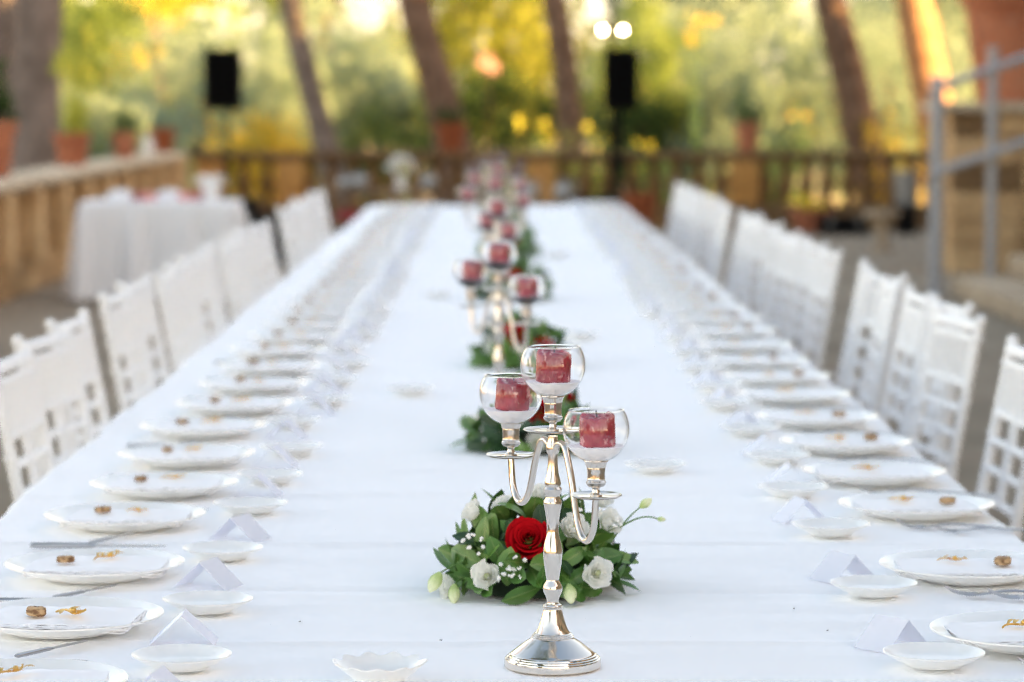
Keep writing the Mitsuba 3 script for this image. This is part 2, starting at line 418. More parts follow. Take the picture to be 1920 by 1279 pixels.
CUP = [(a, 0.0037 + (b - 0.0037) * 0.93) for a, b in CUP]
D_BASE = shape(lathe_vf(BASE, 64), 'm_silver', 28)
D_STEM = shape(lathe_vf(STEM, 48), 'm_silver', 35)
D_PANC = shape(lathe_vf(pan_prof(0.0375), 48), 'm_silver', 35)
D_PANS = shape(lathe_vf(pan_prof(0.0318), 48), 'm_silver', 35)
D_CUP = shape(lathe_vf(CUP, 40), 'm_silver', 35)
D_GLOBE = shape(lathe_vf(globe_prof(), 64), 'm_glass', 40)
D_SALT = shape(salt_vf(), 'm_salt', 40)
D_CANDLE = [shape(candle_vf(s), 'm_candle', 40) for s in (1, 2, 3)]
D_WICK = shape(MB().add(*tube_vf([(0, 0, 0.033), (0.0006, 0, 0.038), (0.002, 0.0008, 0.0425)], 0.0008, 6)), 'm_dark', 50)
CAND = [(0.0695, 3.7135, 0.0), (0.004, 6.55, 0.10), (0.002, 9.4, -0.17), (-0.01, 12.1, 1.09), (0.0, 14.4, 1.0), (-0.02, 16.6, 1.2), (0.03, 18.8, 0.95)]
CAND_WHERE = ['sharp in the foreground', 'just behind the first one', 'third from the near end', 'fourth from the near end', 'fifth from the near end', 'second from the far end', 'at the far end']
zt = ZT + 0.004
for ci, (cx, cy, ca) in enumerate(CAND):
    z0 = ZT + (0.0065 if ci == 0 else 0.003)
    where = CAND_WHERE[ci]
    cd = thing('candelabra', f'silver three-light candelabra {where}', 'candelabra', 'silver candelabras down the table')
    base = M4((cx, cy, z0), ca)
    part(cd, 'base', D_BASE, base)
    part(cd, 'stem', D_STEM, base)
    spots = [('top', np.array([0, 0, 0.2935]), D_PANC, 'topmost')]
    for nm, path, ax in (('back', ARM_L, np.array([-0.460, 0.888])), ('front', ARM_R, np.array([0.450, -0.893]))):
        p2 = spline(path, 36)
        p3 = np.stack([p2[:, 0] * ax[0], p2[:, 0] * ax[1], p2[:, 1]], 1)
        part(cd, 'arm', shape(tube_vf(p3, 0.0042, 14), 'm_silver', 50), base)
        spots.append((nm, p3[-1] - [0, 0, 0.001], D_PANS, {'back': 'left', 'front': 'right'}[nm]))
    for si, (nm, q, pan, side) in enumerate(spots):
        m = base @ M4(q)
        part(cd, 'drip_pan', pan, m)
        part(cd, 'candle_cup', D_CUP, m)
        gc = base @ M4(q + [0, 0, 0.0478 + GL_R - 0.0032 + (0.0 if ci else (0.0, -0.002, 0.0)[si])])
        gl = thing('glass_globe', f'glass globe on the {side} cup of the candelabra {where}', 'candle holder', 'glass globes on the candelabras')
        part(gl, 'bowl', D_GLOBE, gc)
        part(gl, 'salt_bed', D_SALT, gc)
        lean = [0.03, 0.07, -0.04][si]
        off = [(0.0, -0.003), (0.001, -0.004), (0.002, -0.002)][si]
        R = rot_to((math.sin(lean), -0.05, 1.0), ci * 1.3 + si * 2.0)
        cm = gc @ M4((off[0], off[1], -0.0190), R)
        ck_ = solo('candle', D_CANDLE[(ci + si) % 3], f'red candle in the {side} globe of the candelabra {where}', 'candle', cm, 'red candles in glass globes')
        part(ck_, 'wick', D_WICK, cm)

# ------------------------------------------------------------------ flower arrangements
def leaf_vf(L, Wd, bend, fold, rngl, nu=9, nv=5):
    t = np.linspace(0, 1, nu)
    s = np.linspace(-1, 1, nv)
    w = Wd / 2 * np.power(np.sin(PI * np.clip(t ** 1.3, 0, 1)), 0.62)
    w[0], w[-1] = 0.0012, 0.0006
    w = np.maximum(w, 0.0006)
    x = L * t
    wav = rngl.uniform(-0.06, 0.06)
    V = np.zeros((nu, nv, 3))
    ang = bend * t
    xx = np.cumsum(np.r_[0, np.cos(ang[1:]) * L / (nu - 1)])
    zz = np.cumsum(np.r_[0, -np.sin(ang[1:]) * L / (nu - 1)])
    V[..., 0] = xx[:, None]
    V[..., 1] = w[:, None] * s[None]
    V[..., 2] = zz[:, None] + w[:, None] * (np.abs(s)[None] * fold + 0.05 * np.sin(8 * t[:, None] + 3 * s[None]) + wav * s[None])
    uv = np.stack([np.repeat(t[:, None], nv, 1), np.repeat((s[None] + 1) / 2, nu, 0)], -1)
    return V.reshape(-1, 3), grid_faces(nu, nv), uv.reshape(-1, 2)

def petal_vf(r, h, span, flare, ruffle, phase, nu=6, nv=9, cup=0.5):
    """One petal of a cup: around +z, centred on angle 0."""
    t = np.linspace(0, 1, nu)[:, None]
    a = np.linspace(-span / 2, span / 2, nv)[None]
    edge = 1 - (np.abs(a) / (span / 2)) ** 3 * 0.16
    rr = r * (0.25 + 0.75 * np.sin(t * PI / 2) ** cup) + flare * t ** 3 * r
    z = h * t * edge - flare * t ** 4 * h * 0.25
    rr = rr + ruffle * r * t ** 2 * np.sin(a * 5 / span * 2 + phase)
    z = z + ruffle * h * t ** 2 * np.cos(a * 7 / span * 2 + phase)
    V = np.stack([rr * np.cos(a), rr * np.sin(a), z * np.ones_like(a)], -1)
    uv = np.stack([t * np.ones_like(a), np.ones_like(t) * (a / span + 0.5)], -1)
    return V.reshape(-1, 3), grid_faces(nu, nv), uv.reshape(-1, 2)

def rose_petals(R):
    out = []
    core = [(0.001, 1.02), (0.10, 1.03), (0.20, 1.03), (0.30, 1.00)]
    N = 21
    for k in range(N):
        u = k / (N - 1)
        ro = R * (0.10 + 0.84 * u)                       # rim radius
        rim = R * (1.02 - 0.10 * u - 0.62 * u ** 2.2)    # rim height
        base = rim - R * (0.55 + 0.35 * u)
        span = 3.4 - 1.9 * u ** 0.7
        t = np.linspace(0, 1, 8)[:, None]
        a = np.linspace(-span / 2, span / 2, 13)[None]
        q = a / (span / 2)
        curl = 0.02 + 0.16 * u ** 1.3
        rr = ro * (0.55 + 0.45 * np.sin(t * PI / 2)) + curl * R * np.clip(t - 0.72, 0, 1) ** 2 / 0.078
        rr = rr * (1 + 0.06 * q * (1 if k % 2 else -1))
        z = base + (rim - base) * t - 0.10 * R * u * np.clip(t - 0.8, 0, 1) / 0.2 - 0.22 * R * u * np.abs(q) ** 2.5 * t
        z = z + 0.02 * R * np.sin(5 * q + k) * t
        V = np.stack([rr * np.cos(a), rr * np.sin(a), z * np.ones_like(a)], -1).reshape(-1, 3)
        uv = np.stack([t * np.ones_like(a), np.ones_like(t) * (q * 0.5 + 0.5)], -1).reshape(-1, 2)
        out.append((V @ rz(k * 2.399 + 0.3).T, grid_faces(8, 13), uv))
    return out
def white_flower(R, seed, n=18):
    r_ = np.random.default_rng(seed)
    mb = MB()
    for k in range(n):
        u = k / (n - 1)
        v, f, uv = petal_vf(R * (0.20 + 0.66 * u), R * (1.15 - 0.30 * u), 2.3 - 0.6 * u, 0.05 + 0.24 * u * r_.uniform(0.4, 1.5), 0.085, r_.uniform(0, 6), cup=0.5)
        v = v @ rz(k * 2.399 + r_.uniform(-0.3, 0.3)).T
        mb.add(v, f, uv)
    mb.add(*ball_vf((0, 0, R * 0.45), R * 0.20, 1), np.tile([0.0, 0.0], (len(ball_vf((0, 0, 0), 1, 1)[0]), 1)))
    return mb
def bud(L, R):
    mb = MB()
    for k in range(5):
        t = np.linspace(0, 1, 9)[:, None]
        a = np.linspace(-0.85, 0.85, 7)[None]
        rr = R * np.sin(PI * np.clip(0.06 + 0.9 * t, 0, 1)) ** 0.8 * (1 + 0.12 * (np.abs(a) > 0.6))
        V = np.stack([rr * np.cos(a), rr * np.sin(a), L * t * np.ones_like(a)], -1).reshape(-1, 3) @ rz(k * 2 * PI / 5).T
        uv = np.stack([t * np.ones_like(a), a * 0 + t * 0], -1).reshape(-1, 2)
        mb.add(V, grid_faces(9, 7), uv)
    return mb

def xf(vfu, R, loc, s=1.0):
    return (np.asarray(vfu[0]) * s) @ np.asarray(R).T + np.asarray(loc), vfu[1], *(vfu[2:])

ROSE = rose_petals(0.0315)
WF = [white_flower(0.0215, s) for s in (11, 12, 13)]
BUD = bud(0.034, 0.0095)
D_ROSE_PETALS = [mikit.ply(trimesh.Trimesh(v, f, process=False), 'm_rose', smooth=True, uv=uv) for v, f, uv in ROSE]
_mb = MB()
for q in ROSE:
    _mb.add(*q)
D_ROSE = shape(_mb, 'm_rose', 'uv')
D_WF = [shape(m, 'm_petal', 'uv') for m in WF]
D_BUD = shape(BUD, 'm_pale_green', 'uv')
rl = np.random.default_rng(21)
LEAVES = []
for i in range(12):
    v, f, uv = leaf_vf(rl.uniform(0.054, 0.074), rl.uniform(0.022, 0.030), rl.uniform(0.1, 1.0), rl.uniform(0.05, 0.35), rl)
    LEAVES.append((v, f, uv))
D_LEAF = {m: [mikit.ply(trimesh.Trimesh(v, f, process=False), m, smooth=True, uv=uv) for v, f, uv in LEAVES] for m in ('m_leaf_a', 'm_leaf_b', 'm_leaf_c')}

def leaf_frame(d, up, roll):
    """Columns: leaf axis, side, normal."""
    d = d / np.linalg.norm(d)
    n = up - d * (up @ d)
    n /= np.linalg.norm(n) + 1e-9
    s = np.cross(n, d)
    c, q = math.cos(roll), math.sin(roll)
    return np.stack([d, s * c + n * q, n * c - s * q], 1)

AX, AY, AZ = 0.108, 0.100, 0.112
def arrangement(ax_, ay_, where, seed, detail, roses, whites, extra=True):
    r_ = np.random.default_rng(seed)
    C = np.array([ax_, ay_, ZT + 0.004])
    fa = thing('flower_arrangement', f'green arrangement with {"a red rose" if len(roses) == 1 else "red roses"} and white flowers, {where}', 'flower arrangement', 'flower arrangements down the table')
    def dome(th, el, k=1.0):
        d = np.array([math.cos(el) * math.cos(th), math.cos(el) * math.sin(th), math.sin(el)])
        return C + np.array([AX, AY, AZ]) * d * k, d
    part(fa, 'foam_base', shape(lathe_vf([(0, 0.0), (0.085, 0.0), (0.088, 0.02), (0.075, 0.05), (0.045, 0.072), (0, 0.078)], 24), 'm_foam', 40), M4(C))
    keep_out = [np.array([p[0], p[1], p[2]]) + C for p in roses + whites]
    leaves = []
    # whorls of leaves
    cents = []
    for el, n, ph in ((0.08, 15, 0.1), (0.42, 13, 0.4), (0.78, 10, 0.0), (1.15, 6, 0.5), (1.5, 1, 0.0)):
        for j in range(n):
            cents.append((ph + 2 * PI * j / n + r_.uniform(-0.12, 0.12), el + r_.uniform(-0.08, 0.08)))
    for th, el in cents:
        p, d = dome(th, el, 0.88 + r_.uniform(-0.09, 0.08))
        if el < 0.25:
            p[2] = max(p[2], C[2] + 0.018)
        m = r_.choice(['m_leaf_a', 'm_leaf_b', 'm_leaf_c'], p=[0.5, 0.27, 0.23])
        nl = r_.integers(4, 7)
        a0 = r_.uniform(0, 6)
        if keep_out and min(np.linalg.norm(p + d * 0.02 - q) for q in keep_out) < 0.030:
            nl, out_ = 3, 1
        A = rot_to(d)
        for q in range(nl):
            az = a0 + 2 * PI * q / nl + r_.uniform(-0.25, 0.25)
            tilt = r_.uniform(0.25, 1.1)
            loc = A @ np.array([math.cos(az) * math.sin(tilt), math.sin(az) * math.sin(tilt), math.cos(tilt)])
            up = A @ np.array([-math.cos(az) * math.cos(tilt), -math.sin(az) * math.cos(tilt), math.sin(tilt)])
            li = int(r_.integers(0, 12))
            s = r_.uniform(0.85, 1.18)
            Rm = leaf_frame(loc, up, r_.uniform(-0.35, 0.35))
            tip = p + Rm @ LEAVES[li][0][-1] * s
            if tip[2] < C[2] + 0.003:
                lift = (C[2] + 0.004 - tip[2]) / 0.06
                loc = loc + np.array([0, 0, lift])
                Rm = leaf_frame(loc, up, r_.uniform(-0.2, 0.2))
                tip = p + Rm @ LEAVES[li][0][-1] * s
                if (p + LEAVES[li][0] @ Rm.T * s)[:, 2].min() < C[2]:
                    continue
            pts = p + LEAVES[li][0] @ Rm.T * s
            bad = False
            for qi, q0 in enumerate(keep_out):          # keep the faces of the flowers free
                rr = 0.023 if qi < len(roses) else 0.015
                n_ = np.array(([*roses, *whites][qi])[3:6], float)
                n_ /= np.linalg.norm(n_)
                rel = pts - (q0 + n_ * 0.012)
                h = rel @ n_
                lat = np.linalg.norm(rel - h[:, None] * n_, axis=1)
                if np.any((h > 0.004) & (h < 0.12) & (lat < rr)):
                    bad = True
            if bad:
                continue
            leaves.append((m if r_.random() < 0.8 else 'm_leaf_b', li, M4(p, Rm, s)))
    if detail:
        for m, li, mm in leaves[:290]:
            part(fa, 'leaf', D_LEAF[m][li], mm)
    else:
        for mname in ('m_leaf_a', 'm_leaf_b', 'm_leaf_c'):
            mb = MB()
            for m, li, mm in leaves:
                if m == mname:
                    v, f, uv = LEAVES[li]
                    mb.add(v @ mm[:3, :3].T + mm[:3, 3], f, uv)
            if mb.n:
                kk = part(fa, 'foliage', shape(mb, mname, 'uv'))
                tag(kk, None, None, None, 'stuff')
    for x, y, z, nx, ny, nz_ in roses:
        Rm = rot_to((nx, ny, nz_), r_.uniform(0, 6))
        m = M4(C + [x, y, z], Rm)
        if detail:
            rk = key_of(fa + '__rose')
            for d in D_ROSE_PETALS:
                part(rk, 'petal', d, m)
        else:
            part(fa, 'rose', D_ROSE, m)
    for i, w in enumerate(whites):
        x, y, z, nx, ny, nz_, s = w
        part(fa, 'white_flower', D_WF[i % 3], M4(C + [x, y, z], rot_to((nx, ny, nz_), r_.uniform(0, 6)), s))
    return fa, C, r_

def sprig(fa, C, r_, tips, cen, rball=(0.0022, 0.0036)):
    """Baby's breath: thin stalks with tiny white heads."""
    mb, st = MB(), MB()
    for t in tips:
        q = C + np.asarray(t)
        mb.add(*ball_vf(q, r_.uniform(*rball), 1))
        for k in range(2):
            mb.add(*ball_vf(q + r_.normal(0, 0.0016, 3), r_.uniform(*rball) * 0.7, 1))
        b = C + np.asarray(cen)
        mid = (q + b) / 2 + r_.normal(0, 0.004, 3)
        st.add(*tube_vf(spline([b, mid, q], 6), 0.0006, 4))
    tag(part(fa, 'gypsophila', shape(mb, 'm_gyp', True)), None, None, None, 'stuff')
    tag(part(fa, 'gypsophila_stalks', shape(st, 'm_stem', True)), None, None, None, 'stuff')
def stem_bud(fa, C, pts, s=1.0, d=None):
    p = spline(C + np.asarray(pts), 14)
    part(fa, 'stem', shape(tube_vf(p, np.linspace(0.0016, 0.0010, 14), 6), 'm_stem', True))
    dd = p[-1] - p[-2] if d is None else np.asarray(d)
    part(fa, 'bud', D_BUD, M4(p[-1], rot_to(dd), s))

# px -> metres at the bouquet: x = (px - 1000) / 1300, z = (1112 - py) / 1300, front surface
def fp(px, py, y):
    return ((px - 1000) / 1300, y, (1112 - py) / 1300 - y * 0.16 * 0 + (-y) * 0.0)
R1 = [(*fp(990, 1004, -0.080), -0.05, -0.93, 0.42)]
W1 = [(*fp(913, 1068, -0.098), -0.10, -0.95, 0.25, 0.95), (*fp(1116, 1062, -0.098), 0.10, -0.97, 0.18, 1.02), (*fp(1134, 985, -0.03), 0.55, -0.65, 0.5, 0.95),
      (*fp(1068, 990, -0.06), 0.25, -0.8, 0.6, 1.0), (*fp(893, 968, -0.02), -0.75, -0.4, 0.6, 0.85), (*fp(850, 1096, -0.05), -0.85, -0.5, 0.1, 0.85),
      (*fp(1010, 938, 0.0), 0.1, -0.45, 0.9, 0.8), (*fp(945, 960, 0.0), -0.3, -0.6, 0.7, 0.75), (*fp(1125, 955, 0.02), 0.4, -0.45, 0.8, 0.8)]
fa, FC, r_ = arrangement(0.053, 4.325, 'sharp behind the first candelabra', 5, True, R1, W1)
sprig(fa, FC, r_, [fp(px, py, -0.125 + 0.01 * (i % 3)) for i, (px, py) in enumerate([(965, 1026), (982, 1034), (938, 1044), (955, 1048), (944, 1060), (962, 1052), (970, 1046), (958, 1064), (978, 1052), (934, 1066), (976, 1068), (950, 1052)])], fp(962, 1075, -0.08))
sprig(fa, FC, r_, [fp(px, py, -0.09) for px, py in [(879, 996), (888, 992), (880, 1015), (905, 1014), (896, 1028), (902, 998), (868, 1002)]], fp(905, 1030, -0.06))
sprig(fa, FC, r_, [fp(px, py, -0.06) for px, py in [(1150, 980), (1162, 978), (1155, 966), (1085, 962), (1084, 950), (1078, 956)]], fp(1120, 1000, -0.03))
stem_bud(fa, FC, [fp(1150, 1010, -0.03), fp(1175, 972, -0.04), fp(1198, 948, -0.05)], 0.62, (0.45, -0.05, 0.35))
stem_bud(fa, FC, [fp(1150, 1000, -0.02), fp(1185, 976, -0.03), fp(1215, 969, -0.03), fp(1232, 973, -0.03)], 0.36, (0.6, 0, -0.05))
stem_bud(fa, FC, [fp(872, 1050, -0.05), fp(845, 1058, -0.06), fp(826, 1066, -0.07)], 0.95, (-0.45, -0.15, -0.75))
stem_bud(fa, FC, [fp(880, 1085, -0.06), fp(860, 1080, -0.07), fp(852, 1086, -0.08)], 0.85, (-0.05, -0.35, -0.8))
stem_bud(fa, FC, [fp(1040, 1090, -0.10), fp(1055, 1086, -0.115), fp(1063, 1078, -0.12)], 0.9, (0.1, -0.5, -0.7))
others = [(0.074, 6.08, 'second from the near end', [(0.012, -0.075, 0.088, 0.1, -0.9, 0.45), (0.05, 0.02, 0.10, 0.3, -0.5, 0.8)]),
          (0.066, 8.00, 'third from the near end', [(-0.02, -0.07, 0.09, -0.1, -0.9, 0.45), (0.055, -0.05, 0.05, 0.4, -0.9, 0.3)]),
          (0.06, 10.7, 'fourth from the near end', [(0.0, -0.075, 0.08, 0.1, -0.9, 0.4)]),
          (0.05, 13.7, 'fifth from the near end', [(0.02, -0.075, 0.08, 0.1, -0.9, 0.4), (-0.06, -0.05, 0.05, -0.4, -0.9, 0.3)]),
          (0.03, 16.3, 'second from the far end', [(-0.02, -0.075, 0.08, 0.1, -0.9, 0.4)]),
          (0.03, 18.5, 'nearest the far end', [(0.01, -0.075, 0.08, 0.1, -0.9, 0.4)])]
for i, (x, y, wh, rs) in enumerate(others):
    r2 = np.random.default_rng(90 + i)
    ws = []
    for k in range(9):
        th, el = -PI / 2 + (k - 4) * 0.55 + r2.uniform(-0.15, 0.15), [0.25, 0.75, 0.45, 0.95][k % 4]
        d = np.array([math.cos(el) * math.cos(th), math.cos(el) * math.sin(th), math.sin(el)])
        q = d * [AX, AY, AZ] * 0.93
        if min(np.linalg.norm(q - np.array(r[:3])) for r in rs) > 0.042:
            ws.append((*q, *d, 1.0))
    fa, C2, r_ = arrangement(x, y, wh, 40 + i, i < 1, rs, ws)
    sprig(fa, C2, r_, [np.array([r2.uniform(-0.1, 0.1), -0.10, r2.uniform(0.02, 0.1)]) for _ in range(14)], (0, -0.05, 0.04))

# ------------------------------------------------------------------ place settings
PL = [(0, 0), (0.075, 0), (0.078, 0.0012), (0.082, 0.004), (0.098, 0.0075), (0.120, 0.0155), (0.1315, 0.0195), (0.1338, 0.0208), (0.1335, 0.0226), (0.1310, 0.0228), (0.119, 0.0190), (0.100, 0.0120), (0.094, 0.0090), (0.086, 0.0070), (0, 0.0066)]
D_PLATE = shape(lathe_vf(PL, 64), 'm_porcelain', 50)
BP = [(0, 0), (0.034, 0), (0.036, 0.001), (0.038, 0.0035), (0.050, 0.0085), (0.0605, 0.0145), (0.0640, 0.0165), (0.0639, 0.0182), (0.0615, 0.0180), (0.0570, 0.0152), (0.046, 0.0088), (0.036, 0.0062), (0, 0.0052)]
D_BREAD = shape(lathe_vf(BP, 48, lambda v, a: v * [1.0, 0.97, 1.0]), 'm_porcelain', 50)
def napkin(seed):
    r = np.random.default_rng(seed)
    mb = MB()
    zb = np.zeros((25, 21))
    LX, LY = 0.196, 0.150
    for layer in range(5):
        u = np.linspace(-0.5, 0.5, 25)[:, None] * np.ones((1, 21))
        w = np.linspace(-0.5, 0.5, 21)[None] * np.ones((25, 1))
        jx, jy = r.uniform(-0.006, 0.006), r.uniform(-0.005, 0.005)
        X = u * (LX + r.uniform(-0.008, 0.008)) + jx
        Yv = w * (LY + r.uniform(-0.010, 0.008)) + jy
        P = np.stack([X, Yv, X * 0], -1)
        edge = np.clip((np.maximum(np.abs(u), np.abs(w)) - 0.36) / 0.14, 0, 1)
        wav = (meshkit.fbm(P * 42 + seed * 3.1 + layer * 5, 3, seed) - 0.5)
        ruf = np.sin(u * 46 + layer * 1.3 + seed) * 0.0016 + np.sin(w * 38 + layer) * 0.0012
        Z = 0.0010 + layer * 0.0019 + wav * 0.0028 * (0.4 + 0.2 * layer) + edge * (0.6 * ruf + wav * 0.004 - 0.0012 * layer) + 0.003 * (layer / 4) * np.exp(-((u - 0.1) / 0.22) ** 2)
        Z = np.maximum(Z, zb + 0.0002)
        th = 0.0016
        top = np.stack([X, Yv, Z + th], -1).reshape(-1, 3)
        bot = np.stack([X, Yv, Z], -1).reshape(-1, 3)
        f = grid_faces(25, 21)
        n = len(top)
        rim = [i * 21 for i in range(25)] + [24 * 21 + j for j in range(1, 21)] + [i * 21 + 20 for i in range(23, -1, -1)] + [j for j in range(19, 0, -1)]
        sf = []
        for q in range(len(rim)):
            a, b = rim[q], rim[(q + 1) % len(rim)]
            sf += [[a, b, b + n], [a, b + n, a + n]]
        mb.add(np.vstack([top, bot]), np.vstack([f, f[:, ::-1] + n, np.array(sf)]))
        zb = Z + th
    return mb
D_NAP = [shape(napkin(s), 'm_napkin', 50) for s in (1, 2, 3, 4)]
def token_vf(s):
    def wob(v, a):
        d = meshkit.fbm(v * 160 + s, 3, s) - 0.5
        v[1:-1] *= 1 + d[1:-1, :, None] * 0.16
        return v * [1.12, 0.80, 1.0]
    return lathe_vf([(0, 0), (0.016, 0), (0.0178, 0.0018), (0.0180, 0.006), (0.0178, 0.0105), (0.0162, 0.0128), (0.008, 0.0136), (0, 0.0136)], 26, wob)
D_TOKEN = [shape(token_vf(s), 'm_token', 45) for s in (1, 2, 3)]
def sprig_gold(seed):
    r = np.random.default_rng(seed)
    mb = MB()
    p = spline([(0, 0, 0.002), (0.015, 0.003, 0.005), (0.030, -0.001, 0.004), (0.044, 0.004, 0.009)], 12)
    mb.add(*tube_vf(p, 0.0012, 6))
    for k in range(7):
        q = p[2 + int(k * 1.4)]
        d = np.array([0.8, r.choice([-1, 1]) * r.uniform(0.5, 1.0), r.uniform(0.2, 0.8)])
        v, f, uv = leaf_vf(r.uniform(0.012, 0.018), r.uniform(0.005, 0.008), 0.5, 0.3, r, 6, 4)
        mb.add(v @ leaf_frame(d, np.array([0, 0, 1.0]), 0).T + q, f)
    mb.add(*ball_vf(p[7] + [0, 0, 0.003], 0.0038, 1))
    return mb
D_SPRIG = [shape(sprig_gold(s), 'm_gold', 40) for s in (1, 2, 3)]
def tent_vf(ln=0.057, leg=0.058, half=0.043, t=0.0007):
    h = math.sqrt(leg ** 2 - half ** 2)
    pr = np.array([(-half, 0), (0, h), (half, 0), (half - t * 1.6, 0), (0, h - t * 1.6), (-half + t * 1.6, 0)])
    V = np.array([[x, y, z] for y in (-ln / 2, ln / 2) for x, z in pr])
    f = []
    for i in range(6):
        a, b = i, (i + 1) % 6
        f += [[a, a + 6, b], [b, a + 6, b + 6]]
    for o, fl in ((0, 1), (6, 0)):
        for tr in ((0, 1, 4), (0, 4, 5), (1, 2, 3), (1, 3, 4)):
            q = [x + o for x in tr]
            f.append(q[::-1] if fl else q)
    m = trimesh.Trimesh(V, np.array(f), process=False)
    m.fix_normals()
    return np.array(m.vertices), np.array(m.faces)
D_CARD = shape(tent_vf(), 'm_paper', False)

def flat_loft(sections):
    """sections: (x, half width, z centre, half thickness) -> closed rounded bar along x."""
    n = 10
    a = np.arange(n) * 2 * PI / n
    V = np.array([[[x, w * math.copysign(abs(math.cos(q)) ** 0.7, math.cos(q)), z + t * math.copysign(abs(math.sin(q)) ** 0.9, math.sin(q))] for q in a] for x, w, z, t in sections])
    v = V.reshape(-1, 3)
    f = grid_faces(len(sections), n, True)
    k = len(v)
    v = np.vstack([v, V[0].mean(0)[None], V[-1].mean(0)[None]])
    e = (len(sections) - 1) * n
    f = np.vstack([f, [[k, j, (j + 1) % n] for j in range(n)], [[k + 1, e + (j + 1) % n, e + j] for j in range(n)]])
    m = trimesh.Trimesh(v, f, process=False)
    if m.volume < 0:
        m.invert()
    return np.array(m.vertices), np.array(m.faces)
KNIFE = flat_loft([(0, 0.0045, 0.005, 0.003), (0.004, 0.0062, 0.005, 0.0042), (0.03, 0.0068, 0.005, 0.0046), (0.085, 0.0052, 0.005, 0.0042), (0.094, 0.0048, 0.005, 0.004), (0.098, 0.0066, 0.005, 0.0042), (0.102, 0.0045, 0.005, 0.0026),
                   (0.108, 0.0085, 0.005, 0.0011), (0.15, 0.0096, 0.005, 0.0010), (0.195, 0.0090, 0.005, 0.0009), (0.212, 0.0055, 0.005, 0.0008), (0.218, 0.0012, 0.005, 0.0006)])
D_KNIFE = shape(KNIFE, 'm_steel', 40)
def fork_mb():
    mb = MB().add(*flat_loft([(0, 0.004, 0.003, 0.0012), (0.004, 0.0085, 0.003, 0.0014), (0.03, 0.0080, 0.004, 0.0016), (0.07, 0.0045, 0.007, 0.0018), (0.10, 0.0030, 0.009, 0.0018), (0.125, 0.0034, 0.0075, 0.0017), (0.136, 0.0080, 0.0055, 0.0014), (0.148, 0.0115, 0.004, 0.0012), (0.156, 0.0118, 0.0038, 0.0011)]))
    for k in range(4):
        y = (k - 1.5) * 0.0064
        mb.add(*tube_vf([(0.154, y, 0.0038), (0.165, y, 0.0036), (0.178, y * 0.98, 0.0052), (0.190, y * 0.95, 0.0098), (0.199, y * 0.92, 0.0152)], [0.0016, 0.0015, 0.0013, 0.0011, 0.0006], 6))
    return mb
D_FORK = shape(fork_mb(), 'm_steel', 40)

